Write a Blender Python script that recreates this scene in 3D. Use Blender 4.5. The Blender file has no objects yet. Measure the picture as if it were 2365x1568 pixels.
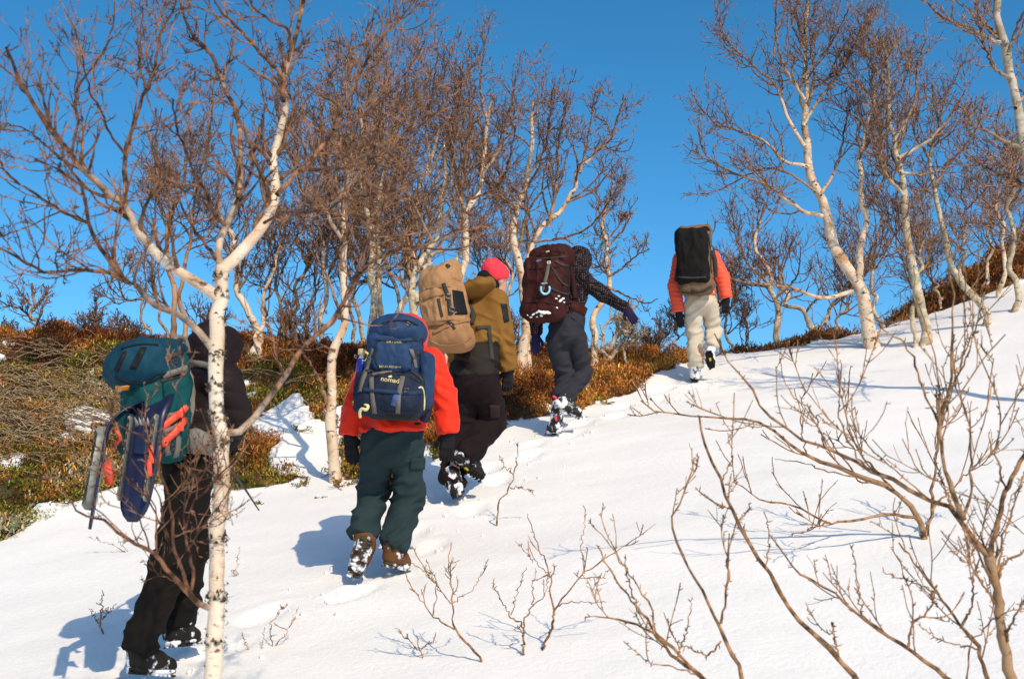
import bpy, math, random
import numpy as np
from mathutils import Vector, Matrix

random.seed(7)
rng = np.random.default_rng(11)
R_ = math.radians

# ------------------------------------------------------------------ camera, sky, sun, exposure
scene = bpy.context.scene
LENS = 40.0
PITCH = R_(6.0)
W_, H_ = 2365.0, 1568.0            # measuring frame used while surveying the photograph
F = W_ * LENS / 36.0
cam_data = bpy.data.cameras.new('camera')
cam_data.lens = LENS
cam_data.sensor_width = 36.0
cam_data.clip_start = 0.05
cam_data.clip_end = 3000.0
cam_data.dof.use_dof = True
cam_data.dof.focus_distance = 7.5
cam_data.dof.aperture_fstop = 6.3
cam = bpy.data.objects.new('camera', cam_data)
scene.collection.objects.link(cam)
cam.location = (0, 0, 0)
cam.rotation_euler = (math.pi / 2 + PITCH, 0, 0)
scene.camera = cam

SUN_AZ, SUN_EL = R_(27.0), R_(44.0)      # sun behind the camera, over its right shoulder
world = bpy.data.worlds.new('World')
scene.world = world
world.use_nodes = True
wn = world.node_tree
bg = wn.nodes['Background']
sky = wn.nodes.new('ShaderNodeTexSky')
sky.sky_type = 'NISHITA'
sky.sun_disc = False
sky.sun_elevation = SUN_EL
sky.sun_rotation = math.pi - SUN_AZ
sky.altitude = 1000.0
sky.air_density = 0.7
sky.dust_density = 3.0
sky.ozone_density = 8.0
hs = wn.nodes.new('ShaderNodeHueSaturation')
hs.inputs['Saturation'].default_value = 1.17
hs.inputs['Hue'].default_value = 0.482
wn.links.new(sky.outputs[0], hs.inputs['Color'])
wn.links.new(hs.outputs[0], bg.inputs[0])
bg.inputs[1].default_value = 0.15

sun_d = bpy.data.lights.new('sun', 'SUN')
sun_d.energy = 3.1
sun_d.angle = R_(0.55)
sun_d.color = (1.0, 0.845, 0.62)
sun = bpy.data.objects.new('sun', sun_d)
scene.collection.objects.link(sun)
sdir = Vector((-math.sin(SUN_AZ) * math.cos(SUN_EL), math.cos(SUN_AZ) * math.cos(SUN_EL), -math.sin(SUN_EL)))
sun.rotation_euler = sdir.to_track_quat('-Z', 'Y').to_euler()

vs = scene.view_settings
vs.view_transform = 'Standard'
vs.look = 'None'
vs.exposure = 0.27
vs.gamma = 1.0
vs.use_curve_mapping = False
scene.cycles.max_bounces = 6
scene.cycles.diffuse_bounces = 4

# ------------------------------------------------------------------ helpers
COL = scene.collection


def tag(o, label=None, cat=None, group=None, kind=None):
    if label: o['label'] = label
    if cat: o['category'] = cat
    if group: o['group'] = group
    if kind: o['kind'] = kind
    return o


def empty(name, loc=(0, 0, 0)):
    o = bpy.data.objects.new(name, None)
    o.empty_display_size = 0.1
    COL.objects.link(o)
    o.location = tuple(float(v) for v in loc)
    return o


def link(name, me, mat=None, parent=None, loc=None):
    o = bpy.data.objects.new(name, me)
    COL.objects.link(o)
    if mat is not None:
        if isinstance(mat, (list, tuple)):
            for m in mat: me.materials.append(m)
        else:
            me.materials.append(mat)
    if parent is not None: o.parent = parent
    if loc is not None: o.location = tuple(float(v) for v in loc)
    return o


def mesh_np(name, v, faces, smooth=True):
    """v (N,3), faces: array (M,k) or a list of arrays of different k"""
    if not isinstance(faces, list): faces = [faces]
    faces = [np.asarray(f, dtype=np.int32) for f in faces if len(f)]
    me = bpy.data.meshes.new(name)
    me.vertices.add(len(v))
    me.vertices.foreach_set('co', np.ascontiguousarray(v, dtype=np.float32).ravel())
    loops = np.concatenate([f.ravel() for f in faces])
    tot = np.concatenate([np.full(len(f), f.shape[1], dtype=np.int32) for f in faces])
    st = np.concatenate([[0], np.cumsum(tot)[:-1]]).astype(np.int32)
    me.loops.add(len(loops))
    me.loops.foreach_set('vertex_index', loops)
    me.polygons.add(len(tot))
    me.polygons.foreach_set('loop_start', st)
    me.polygons.foreach_set('loop_total', tot)
    me.update(calc_edges=True)
    me.validate()
    if smooth:
        me.polygons.foreach_set('use_smooth', np.ones(len(me.polygons), dtype=bool))
    return me


def ray(px, py):
    x = (px - W_ / 2) / F
    u = -(py - H_ / 2) / F
    return np.array([x, math.cos(PITCH) - u * math.sin(PITCH), math.sin(PITCH) + u * math.cos(PITCH)])


def P(px, py, d):
    r = ray(px, py)
    return r * (d / r[1])


def _hash(i, j, k):
    h = (i * 374761393 + j * 668265263 + k * 1440662683) & 0x7fffffff
    h = ((h ^ (h >> 13)) * 1274126177) & 0x7fffffff
    h = h ^ (h >> 16)
    return (h & 0xffff) / 65535.0


def vnoise(p):
    p = np.asarray(p, dtype=np.float64)
    i = np.floor(p).astype(np.int64)
    f = p - i
    f = f * f * (3 - 2 * f)
    out = 0
    for a in (0, 1):
        wa = f[:, 0] if a else 1 - f[:, 0]
        for b in (0, 1):
            wb = f[:, 1] if b else 1 - f[:, 1]
            for c in (0, 1):
                wc = f[:, 2] if c else 1 - f[:, 2]
                out = out + wa * wb * wc * _hash(i[:, 0] + a, i[:, 1] + b, i[:, 2] + c)
    return out


def fbm(p, oct=3, gain=0.5):
    o, a, s = 0, 1.0, 0
    for k in range(oct):
        o = o + a * vnoise(p * (2.03 ** k) + 17.3 * k)
        s += a
        a *= gain
    return o / s


# ------------------------------------------------------------------ materials
def nodes_of(name):
    m = bpy.data.materials.new(name)
    m.use_nodes = True
    nt = m.node_tree
    b = nt.nodes['Principled BSDF']
    return m, nt, b


def N(nt, t, **kw):
    n = nt.nodes.new(t)
    for k, v in kw.items():
        if k in n.inputs: n.inputs[k].default_value = v
        else: setattr(n, k, v)
    return n


def ramp(nt, fac, stops, interp='LINEAR'):
    r = nt.nodes.new('ShaderNodeValToRGB')
    r.color_ramp.interpolation = interp
    el = r.color_ramp.elements
    while len(el) < len(stops): el.new(0.5)
    for e, (p, c) in zip(el, stops):
        e.position = p
        e.color = (c[0], c[1], c[2], 1) if isinstance(c, (tuple, list)) else (c, c, c, 1)
    nt.links.new(fac, r.inputs[0])
    return r.outputs[0]


def mixc(nt, fac, a, b):
    m = nt.nodes.new('ShaderNodeMix')
    m.data_type = 'RGBA'
    for sock, v in ((m.inputs[0], fac), (m.inputs[6], a), (m.inputs[7], b)):
        if hasattr(v, 'links'): nt.links.new(v, sock)
        elif isinstance(v, (tuple, list)): sock.default_value = (v[0], v[1], v[2], 1)
        else: sock.default_value = v
    return m.outputs[2]


def noise_tex(nt, scale, detail=4, rough=0.55, coord='Object', vec=None):
    n = nt.nodes.new('ShaderNodeTexNoise')
    n.inputs['Scale'].default_value = scale
    n.inputs['Detail'].default_value = detail
    n.inputs['Roughness'].default_value = rough
    if vec is None:
        tc = nt.nodes.new('ShaderNodeTexCoord')
        vec = tc.outputs[coord]
    nt.links.new(vec, n.inputs['Vector'])
    return n.outputs[0]


def bump(nt, b, h, strength=0.3, dist=0.01):
    n = nt.nodes.new('ShaderNodeBump')
    n.inputs['Strength'].default_value = strength
    n.inputs['Distance'].default_value = dist
    nt.links.new(h, n.inputs['Height'])
    nt.links.new(n.outputs[0], b.inputs['Normal'])


def fabric(name, col, rough=0.8, var=0.25, weave=900, snow=0.0, sheen=0.0, bstr=0.25):
    """woven cloth: large faded areas, fine weave relief, optional clinging snow"""
    m, nt, b = nodes_of(name)
    lo = tuple(c * (1 - var) for c in col)
    hi = tuple(min(1, c * (1 + var)) for c in col)
    c = ramp(nt, noise_tex(nt, 9, 5), [(0.3, lo), (0.7, hi)])
    f2 = noise_tex(nt, 160, 2)
    c = mixc(nt, ramp(nt, f2, [(0.3, 0.0), (0.8, 0.35)]), c, tuple(min(1, x * 1.5 + 0.001) for x in col))
    if snow > 0:
        s = ramp(nt, noise_tex(nt, 13, 7, 0.62), [(1 - snow - 0.01, 0.0), (1 - snow + 0.05, 1.0)])
        c = mixc(nt, s, c, (0.85, 0.86, 0.88))
    nt.links.new(c, b.inputs['Base Color'])
    b.inputs['Roughness'].default_value = rough
    b.inputs['Specular IOR Level'].default_value = 0.12
    if sheen:
        b.inputs['Sheen Weight'].default_value = sheen
    bump(nt, b, noise_tex(nt, weave * 0.3, 3), bstr, 0.002)
    return m


def plain(name, col, rough=0.5, metal=0.0, var=0.12, scale=30):
    m, nt, b = nodes_of(name)
    c = ramp(nt, noise_tex(nt, scale, 4), [(0.3, tuple(x * (1 - var) for x in col)), (0.7, tuple(min(1, x * (1 + var)) for x in col))])
    nt.links.new(c, b.inputs['Base Color'])
    b.inputs['Roughness'].default_value = rough
    b.inputs['Metallic'].default_value = metal
    return m


def attr_node(nt, name):
    a = nt.nodes.new('ShaderNodeAttribute')
    a.attribute_name = name
    return a


def set_attr(me, name, vals):
    a = me.attributes.new(name, 'FLOAT', 'POINT')
    a.data.foreach_set('value', np.ascontiguousarray(vals, dtype=np.float32))


def set_col(me, name, vals):
    a = me.attributes.new(name, 'FLOAT_COLOR', 'POINT')
    v = np.ones((len(vals), 4), dtype=np.float32)
    v[:, :3] = vals
    a.data.foreach_set('color', v.ravel())


# ------------------------------------------------------------------ terrain
def plane_z(x, y): return 0.10 * x + 0.22 * y - 2.1


_ctrl = []          # x, y, z
for px, py, d in [
    # heath knoll, mid slope and crest
    (-350, 1010, 10.2), (0, 1040, 10.2), (280, 980, 11.0), (650, 975, 10.9), (900, 940, 11.2), (1060, 920, 11.6),
    (-400, 790, 12.4), (0, 790, 12.2), (300, 795, 12.6), (600, 808, 12.8), (850, 812, 13.0), (1050, 815, 13.2), (1250, 820, 13.5), (1450, 826, 13.8),
    # snow skyline on the right, and hikers' feet
    (1560, 832, 14.3), (1700, 818, 14.5), (1900, 790, 14.5), (2100, 754, 14.3), (2365, 690, 14.0), (2700, 600, 13.5),
    (2010, 812, 13.0)]:
    _ctrl.append(tuple(P(px, py, d)))
for x, y in [(-3.6, 8.2), (-5, 8.6), (-7, 9), (-2.6, 9.3), (-1.7, 8.8), (-.6, 9.6), (0.1, 10.9), (1.2, 12.1), (1.9, 12.9),
             (-1.7, 5.5), (-.8, 6.8), (-.4, 8.4), (.4, 10.4), (2.1, 12.6), (1.7, 10), (3, 8), (4.5, 10), (1, 7), (0, 5), (2, 4.5), (4, 5), (-3, 4),
             (0, 2), (-3, 1), (4, 1), (-8, 3), (8, 4), (-12, -4), (0, -6), (12, -4), (14, 6), (-14, 5)]:
    _ctrl.append((x, y, plane_z(x, y)))
for x, y, z in [(-9, 17, -0.3), (-5, 17, -0.2), (-2, 17.5, 0.0), (1, 18, 0.1), (3.2, 18.5, 0.5), (6, 18.5, 1.2), (10, 18, 1.7),
                (-9, 23, -1.6), (-3, 24, -1.4), (3, 25, -1.0), (8, 25, -0.3), (14, 24, 0), (-14, 12, 0.4), (14, 14, 2.6)]:
    _ctrl.append((x, y, z))
_ctrl = np.array(_ctrl)


def _tpsk(r2): return r2 * np.log(np.maximum(r2, 1e-9)) * 0.5


_n = len(_ctrl)
_res = _ctrl[:, 2] - plane_z(_ctrl[:, 0], _ctrl[:, 1])
_K = _tpsk(((_ctrl[:, None, :2] - _ctrl[None, :, :2]) ** 2).sum(-1)) + np.eye(_n) * 0.15
_Pm = np.c_[np.ones(_n), _ctrl[:, :2]]
_A = np.block([[_K, _Pm], [_Pm.T, np.zeros((3, 3))]])
_w = np.linalg.solve(_A, np.r_[_res, 0, 0, 0])


def smooth(a, b, x):
    t = np.clip((x - a) / (b - a), 0, 1)
    return t * t * (3 - 2 * t)


def T(x, y):
    x = np.atleast_1d(np.asarray(x, dtype=float)); y = np.atleast_1d(np.asarray(y, dtype=float))
    xc = np.clip(x, -14, 14); yc = np.clip(y, -6, 26)
    out = np.empty(x.shape)
    for s in range(0, len(x), 20000):
        e = slice(s, s + 20000)
        k = _tpsk((xc[e, None] - _ctrl[None, :, 0]) ** 2 + (yc[e, None] - _ctrl[None, :, 1]) ** 2)
        out[e] = k @ _w[:_n] + _w[_n] + _w[_n + 1] * xc[e] + _w[_n + 2] * yc[e]
    z = out + plane_z(xc, yc)
    # the bank of heath behind the snow on the far right
    z = z + 1.5 * np.exp(-(((x - 8.3) / 2.5) ** 2 + ((y - 17.2) / 1.5) ** 2))
    far = np.maximum(smooth(13, 40, np.abs(x)), np.maximum(smooth(24, 60, y), smooth(5, 40, -y)))
    z = z * (1 - far) + (-4.0 - 0.004 * np.hypot(x, y)) * far
    return z


def Tz(x, y): return float(T([x], [y])[0])


def hit(px, py, d0=2.5, d1=30):
    """where the sight line through a survey pixel meets the terrain"""
    r = ray(px, py); r = r / r[1]
    ds = np.linspace(d0, d1, 700)
    below = r[2] * ds - T(r[0] * ds, ds)
    k = np.where(below < 0)[0]
    if not len(k): return r * 14.0
    i = k[0]
    if i == 0: return r * d0
    t = below[i - 1] / (below[i - 1] - below[i])
    return r * (ds[i - 1] + t * (ds[i] - ds[i - 1]))


def in_poly(x, y, poly):
    inside = np.zeros(len(x), bool)
    n = len(poly)
    j = n - 1
    for i in range(n):
        xi, yi = poly[i]; xj, yj = poly[j]
        c = ((yi > y) != (yj > y)) & (x < (xj - xi) * (y - yi) / (yj - yi + 1e-12) + xi)
        inside ^= c
        j = i
    return inside


def poly_dist(x, y, poly, closed=True):
    d = np.full(len(x), 1e9)
    n = len(poly)
    for i in range(n if closed else n - 1):
        a = np.array(poly[i]); b = np.array(poly[(i + 1) % n])
        ab = b - a
        t = np.clip(((x - a[0]) * ab[0] + (y - a[1]) * ab[1]) / (ab @ ab + 1e-12), 0, 1)
        d = np.minimum(d, np.hypot(x - a[0] - t * ab[0], y - a[1] - t * ab[1]))
    return d


_edge_px = [(-250, 1345), (-100, 1290), (0, 1255), (60, 1215), (130, 1172), (200, 1142), (330, 1118), (450, 1130), (560, 1128), (640, 1120), (740, 1105), (830, 1112), (905, 1130),
            (985, 1068), (1060, 1020), (1120, 1000), (1165, 985), (1230, 965), (1330, 945), (1440, 905), (1500, 872), (1535, 855)]
_edge = [tuple(hit(*q)[:2]) for q in _edge_px]
HEATH = [(-13, 9.0)] + _edge + [(2.6, 14.4), (3.2, 15.2), (2.5, 19), (-13, 19)]
_hole_px = [(615, 960), (650, 905), (700, 915), (745, 950), (748, 1010), (742, 1090), (700, 1085), (660, 1060), (600, 1010)]
HOLE = [tuple(hit(*q)[:2]) for q in _hole_px]
HEATH2 = [(5.6, 15.6), (7.2, 15.7), (9.5, 15.2), (12, 15.5), (12, 19), (7, 19.0), (5.6, 17.2)]
HEATH3 = [tuple(hit(*q)[:2]) for q in [(1790, 812), (1860, 800), (1935, 786), (2000, 772)]] + [(4.9, 15.3), (2.9, 15.4)]


def heath_mask(x, y):
    """>0 where heath shows, in metres from the snow edge"""
    x = np.asarray(x, float); y = np.asarray(y, float)
    p3 = np.c_[x * 1.0, y * 1.0, np.zeros(len(x))]
    wob = (fbm(p3 * 1.7, 3) - 0.5) * 0.75 + (fbm(p3 * 6.0 + 9, 2) - 0.5) * 0.28
    m = np.where(in_poly(x, y, HEATH), 1, -1) * poly_dist(x, y, HEATH)
    h = np.where(in_poly(x, y, HOLE), 1, -1) * poly_dist(x, y, HOLE)
    m = np.minimum(m, -h + wob * 0.8)
    m2 = np.where(in_poly(x, y, HEATH2), 1, -1) * poly_dist(x, y, HEATH2)
    m3 = np.where(in_poly(x, y, HEATH3), 1, -1) * poly_dist(x, y, HEATH3) - 0.06
    m = np.maximum(np.maximum(m, m2), m3)
    # small left-over patches of snow between the plants
    pat = fbm(p3 * np.array([2.9, 2.1, 1]) + 31.7, 3)
    m = np.minimum(m + wob * 0.45, (0.632 - pat) * 1.8 + 0.04 * np.clip(y - 11, 0, 3) * 3)
    return m


def relief(x, y):
    p = np.c_[x, y, np.zeros(len(x))]
    m = heath_mask(x, y)
    near = (np.abs(x) < 16) & (y > -4) & (y < 24)
    z = (fbm(p * 0.9 + 3, 2) - 0.5) * 0.075 + (fbm(p * np.array([1.6, 3.6, 1]) + 8, 3) - 0.5) * 0.022
    z += (fbm(p * 9 + 5, 2) - 0.5) * 0.008
    hm = smooth(-0.02, 0.12, m)
    z += hm * ((fbm(p * 3.6 + 1, 3) - 0.5) * 0.46 - 0.03)
    return np.where(near, z, 0.0), m


# the trodden line the walkers follow
_trail = [hit(*q)[:2] for q in [(150, 1640), (330, 1558), (430, 1512), (560, 1470), (700, 1400), (835, 1345), (905, 1322), (985, 1250), (1055, 1155), (1130, 1090), (1210, 1040), (1285, 1003), (1400, 962), (1500, 920), (1607, 882), (1640, 872)]]
_steps = []
_acc, _side = 0.0, 1
for a, b in zip(_trail[:-1], _trail[1:]):
    L_ = np.linalg.norm(b - a); u_ = (b - a) / L_; s_ = 0.42 - _acc
    while s_ < L_:
        c_ = a + u_ * s_ + np.array([-u_[1], u_[0]]) * (_side * 0.13 + rng.normal(0, 0.04)) + u_ * rng.normal(0, .05)
        _steps.append((c_, u_)); _side = -_side
        s_ += 0.42
    _acc = (L_ - (s_ - 0.42))


def ground_z(x, y):
    x = np.atleast_1d(np.asarray(x, float)); y = np.atleast_1d(np.asarray(y, float))
    rel, m = relief(x, y)
    z = T(x, y) + rel
    for c, u in _steps:
        dx, dy = x - c[0], y - c[1]
        near = (np.abs(dx) < 0.5) & (np.abs(dy) < 0.5)
        if not near.any(): continue
        a = dx[near] * u[0] + dy[near] * u[1]; s = -dx[near] * u[1] + dy[near] * u[0]
        q = np.sqrt((a / 0.19) ** 2 + (s / 0.10) ** 2)
        z[near] += -0.032 * (1 - smooth(0.4, 1.15, q)) + 0.009 * np.exp(-((q - 1.25) / 0.25) ** 2)
    return z, m


def axis(lo, hi, step, far_lo, far_hi):
    a = list(np.arange(lo, hi, step))
    s, v = step, hi
    while v < far_hi:
        a.append(v); s *= 1.22; v += s
    a.append(far_hi)
    s, v, b = step, lo, []
    while v > far_lo:
        s *= 1.22; v -= s; b.append(max(v, far_lo))
    return np.array(b[::-1] + a)


gx = axis(-7.5, 9.0, 0.055, -600, 600)
gy = axis(3.0, 17.5, 0.05, -600, 1200)
GX, GY = np.meshgrid(gx, gy)
gz, gm = ground_z(GX.ravel(), GY.ravel())
gv = np.c_[GX.ravel(), GY.ravel(), gz]
nx, ny = len(gx), len(gy)
ii = (np.arange(ny - 1)[:, None] * nx + np.arange(nx - 1)[None, :]).ravel()
gf = np.c_[ii, ii + 1, ii + 1 + nx, ii + nx]
gme = mesh_np('ground', gv, gf)
set_attr(gme, 'heath', np.clip(gm, -1, 1))

m_snow, nt, b = nodes_of('snow')
tc = nt.nodes.new('ShaderNodeTexCoord')
snowc = ramp(nt, noise_tex(nt, 0.8, 5, vec=tc.outputs['Object']), [(0.3, (0.86, 0.835, 0.80)), (0.7, (0.905, 0.875, 0.835))])
soil = ramp(nt, noise_tex(nt, 7, 6, vec=tc.outputs['Object']), [(0.25, (0.030, 0.014, 0.006)), (0.5, (0.085, 0.04, 0.012)), (0.62, (0.05, 0.045, 0.012)), (0.8, (0.13, 0.065, 0.02))])
hm = attr_node(nt, 'heath')
add = N(nt, 'ShaderNodeMath', operation='MULTIPLY_ADD')
nz = noise_tex(nt, 14, 5, 0.65, vec=tc.outputs['Object'])
nt.links.new(nz, add.inputs[0]); add.inputs[1].default_value = 0.28
add2 = N(nt, 'ShaderNodeMath', operation='SUBTRACT'); nt.links.new(hm.outputs['Fac'], add2.inputs[0]); add2.inputs[1].default_value = 0.14
nt.links.new(add2.outputs[0], add.inputs[2])
mask = ramp(nt, add.outputs[0], [(0.0, 0.0), (0.035, 1.0)])
nt.links.new(mixc(nt, mask, snowc, soil), b.inputs['Base Color'])
b.inputs['Roughness'].default_value = 0.62
b.inputs['Specular IOR Level'].default_value = 0.3
b1 = noise_tex(nt, 26, 6, 0.7, vec=tc.outputs['Object'])
bump(nt, b, b1, 0.6, 0.014)
ground = link('snow_slope', gme, m_snow)
tag(ground, 'white snow slope with footprints rising to a heath covered bank', 'ground', kind='structure')

# ------------------------------------------------------------------ branch tubes
def norm(v):
    return v / np.maximum(np.linalg.norm(v, axis=-1, keepdims=True), 1e-9)


def tubes(pts, rad, sides):
    """pts (B,n,3), rad (B,n) -> verts, quads, per-vertex radius"""
    B, n, _ = pts.shape
    t = np.empty_like(pts)
    t[:, 1:-1] = pts[:, 2:] - pts[:, :-2]
    t[:, 0] = pts[:, 1] - pts[:, 0]
    t[:, -1] = pts[:, -1] - pts[:, -2]
    t = norm(t)
    ref = np.where(np.abs(t[..., 1:2]) < 0.9, np.array([0, 1.0, 0]), np.array([1.0, 0, 0]))
    u = norm(np.cross(t, ref)); v = np.cross(t, u)
    a = np.arange(sides) * 2 * math.pi / sides
    ring = u[:, :, None, :] * np.cos(a)[None, None, :, None] + v[:, :, None, :] * np.sin(a)[None, None, :, None]
    V = (pts[:, :, None, :] + ring * rad[:, :, None, None]).reshape(-1, 3)
    base = (np.arange(B)[:, None, None] * n + np.arange(n - 1)[None, :, None]) * sides
    s = np.arange(sides)[None, None, :]
    s2 = (s + 1) % sides
    q = np.stack([base + s, base + s2, base + sides + s2, base + sides + s], -1).reshape(-1, 4)
    return V, q, np.repeat(rad.reshape(-1), sides)


class Branches:
    def __init__(self): self.b = []           # (pts, rad, sides)

    def add(self, pts, rad, sides):
        if len(pts): self.b.append((np.asarray(pts, float), np.asarray(rad, float), sides))

    def mesh(self, name):
        V, Q, R, o = [], [], [], 0
        for p, r, s in self.b:
            v, q, rr = tubes(p, r, s)
            V.append(v); Q.append(q + o); R.append(rr); o += len(v)
        V = np.concatenate(V)
        me = mesh_np(name, V, np.concatenate(Q))
        set_attr(me, 'rad', np.concatenate(R))
        return me


def spline(pts, n):
    """catmull-rom resample of (k,3) to (n,3)"""
    p = np.asarray(pts, float)
    if len(p) == 2:
        return p[0] + (p[1] - p[0]) * np.linspace(0, 1, n)[:, None]
    q = np.vstack([2 * p[0] - p[1], p, 2 * p[-1] - p[-2]])
    seg = np.linalg.norm(np.diff(p, axis=0), axis=1)
    cum = np.r_[0, np.cumsum(seg)]
    s = np.linspace(0, cum[-1], n)
    out = []
    for v in s:
        i = min(max(np.searchsorted(cum, v, side='right') - 1, 0), len(p) - 2)
        t = (v - cum[i]) / max(seg[i], 1e-9)
        a, b_, c, d = q[i], q[i + 1], q[i + 2], q[i + 3]
        out.append(0.5 * ((2 * b_) + (c - a) * t + (2 * a - 5 * b_ + 4 * c - d) * t * t + (3 * b_ - a - 3 * c + d) * t ** 3))
    return np.array(out)


def grow(pts, rad, per, t0, t1, L, ang, up, wig, m, rr, rtip, rg, lfall=0.5, flat=None, out=0.0):
    """children of every parent polyline.  per: mean number; L: (lo,hi) metres; ang: (lo,hi) degrees"""
    B, n, _ = pts.shape
    if B == 0: return np.zeros((0, m, 3)), np.zeros((0, m))
    cnt = rg.poisson(per, B) if np.isscalar(per) else per
    idx = np.repeat(np.arange(B), cnt)
    C = len(idx)
    if C == 0: return np.zeros((0, m, 3)), np.zeros((0, m))
    t = t0 + (t1 - t0) * rg.random(C) ** 0.85
    f = t * (n - 1); i = np.minimum(f.astype(int), n - 2); w = (f - i)[:, None]
    p = pts[idx, i] * (1 - w) + pts[idx, i + 1] * w
    r = rad[idx, i] * (1 - w[:, 0]) + rad[idx, i + 1] * w[:, 0]
    tan = norm(pts[idx, i + 1] - pts[idx, i])
    rnd = rg.normal(size=(C, 3))
    perp = norm(rnd - (rnd * tan).sum(-1, keepdims=True) * tan)
    a = np.radians(rg.uniform(ang[0], ang[1], C))[:, None]
    d = norm(tan * np.cos(a) + perp * np.sin(a))
    ln = rg.uniform(L[0], L[1], C) * (1 - lfall * t)
    q = np.empty((C, m, 3)); q[:, 0] = p
    step = (ln / (m - 1))[:, None]
    for k in range(1, m):
        d = norm(d + rg.normal(size=(C, 3)) * wig + np.array([0, 0, up]))
        q[:, k] = q[:, k - 1] + d * step
    r0 = np.maximum(np.minimum(r * rr, r * 0.9), rtip)
    R = r0[:, None] + (rtip - r0)[:, None] * np.linspace(0, 1, m)[None, :] ** 0.8
    return q, R


# birch bark: white stems with dark scars, red-brown twigs (by thickness)
def bark(name, white=(0.74, 0.575, 0.41), twig=(0.095, 0.042, 0.026), mid=(0.20, 0.095, 0.05), thr=(0.006, 0.011, 0.024), lichen=0.0, scar=0.57):
    m, nt, b = nodes_of(name)
    tc = nt.nodes.new('ShaderNodeTexCoord')
    mp = nt.nodes.new('ShaderNodeMapping')
    mp.inputs['Scale'].default_value = (1, 1, 5.5)
    nt.links.new(tc.outputs['Object'], mp.inputs[0])
    mp2 = nt.nodes.new('ShaderNodeMapping')
    mp2.inputs['Scale'].default_value = (1, 1, 1.6)
    nt.links.new(tc.outputs['Object'], mp2.inputs[0])
    n1 = noise_tex(nt, 7, 5, vec=tc.outputs['Object'])
    wh = ramp(nt, n1, [(0.30, (white[0] * .66, white[1] * .44, white[2] * .27)), (0.52, white), (0.75, tuple(min(1, c * 1.14) for c in white))])
    # short dark horizontal lines
    ln = ramp(nt, noise_tex(nt, 34, 3, vec=mp.outputs[0]), [(0.62, 0.0), (0.70, 0.75)])
    c = mixc(nt, ln, wh, (0.11, 0.075, 0.05))
    # large black scars and knots
    sc = ramp(nt, noise_tex(nt, 12, 6, 0.65, vec=mp2.outputs[0]), [(scar, 0.0), (scar + 0.06, 0.92)])
    c = mixc(nt, sc, c, (0.05, 0.032, 0.02))
    if lichen:
        li = ramp(nt, noise_tex(nt, 9, 6, 0.7, vec=mp2.outputs[0]), [(0.50 - lichen, 0.0), (0.58, 0.8)])
        c = mixc(nt, li, c, (0.30, 0.29, 0.19))
    at = attr_node(nt, 'rad')
    mr = N(nt, 'ShaderNodeMath', operation='MULTIPLY_ADD')
    nt.links.new(noise_tex(nt, 16, 4, vec=tc.outputs['Object']), mr.inputs[0]); mr.inputs[1].default_value = 0.010
    nt.links.new(at.outputs['Fac'], mr.inputs[2])
    sub = N(nt, 'ShaderNodeMath', operation='SUBTRACT'); nt.links.new(mr.outputs[0], sub.inputs[0]); sub.inputs[1].default_value = 0.005
    f1 = N(nt, 'ShaderNodeMapRange'); nt.links.new(sub.outputs[0], f1.inputs[0])
    f1.inputs[1].default_value = thr[0] * .4; f1.inputs[2].default_value = thr[1]
    f2 = N(nt, 'ShaderNodeMapRange'); nt.links.new(sub.outputs[0], f2.inputs[0])
    f2.inputs[1].default_value = thr[1]; f2.inputs[2].default_value = thr[2]
    tw = ramp(nt, noise_tex(nt, 22, 3, vec=tc.outputs['Object']), [(0.40, tuple(x * .18 for x in twig)), (0.60, tuple(x * 1.45 for x in twig))])  # wide tone range: lichen-black, plus shaded and sunlit twig tones mixed into the colour
    md = ramp(nt, noise_tex(nt, 30, 4, vec=tc.outputs['Object']), [(0.40, tuple(x * .18 for x in mid)), (0.62, tuple(x * 1.6 for x in mid))])
    c2 = mixc(nt, f1.outputs[0], tw, md)
    c = mixc(nt, f2.outputs[0], c2, c)
    nt.links.new(c, b.inputs['Base Color'])
    b.inputs['Roughness'].default_value = 0.7
    b.inputs['Specular IOR Level'].default_value = 0.2
    bump(nt, b, noise_tex(nt, 60, 5, vec=mp.outputs[0]), 0.6, 0.006)
    return m


m_bark = bark('birch_bark')
m_bark_near = bark('birch_bark_near', white=(0.78, 0.64, 0.49), scar=.60, thr=(0.004, 0.007, 0.013))
m_bark_lichen = bark('birch_bark_lichen', white=(0.64, 0.52, 0.36), lichen=0.05)
m_twig = bark('birch_twigs', twig=(0.31, 0.165, 0.09), mid=(0.27, 0.145, 0.07), thr=(0.004, 0.012, 0.05))
m_twig_red = bark('birch_twigs_red', twig=(0.30, 0.15, 0.08), mid=(0.20, 0.10, 0.045), thr=(0.0012, 0.006, 0.028))
m_bush = bark('bush_bark', white=(0.36, 0.22, 0.12), twig=(0.36, 0.19, 0.085), mid=(0.30, 0.165, 0.08), thr=(0.0025, 0.007, 0.014))
m_dry = bark('dry_wood', white=(0.48, 0.40, 0.29), twig=(0.46, 0.33, 0.19), mid=(0.40, 0.30, 0.19), thr=(0.003, 0.008, 0.02))


def world_path(path, d, rg, depth=0.0, sway=0.0):
    """path [(px,py) or (px,py,dd)] at distance d -> world points, drifting in depth as a limb does"""
    k = len(path)
    out = []
    for i, q in enumerate(path):
        dd = q[2] if len(q) > 2 else depth * (i / max(k - 1, 1)) ** 1.2
        out.append(P(q[0], q[1], d + dd))
    return np.array(out)


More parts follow.
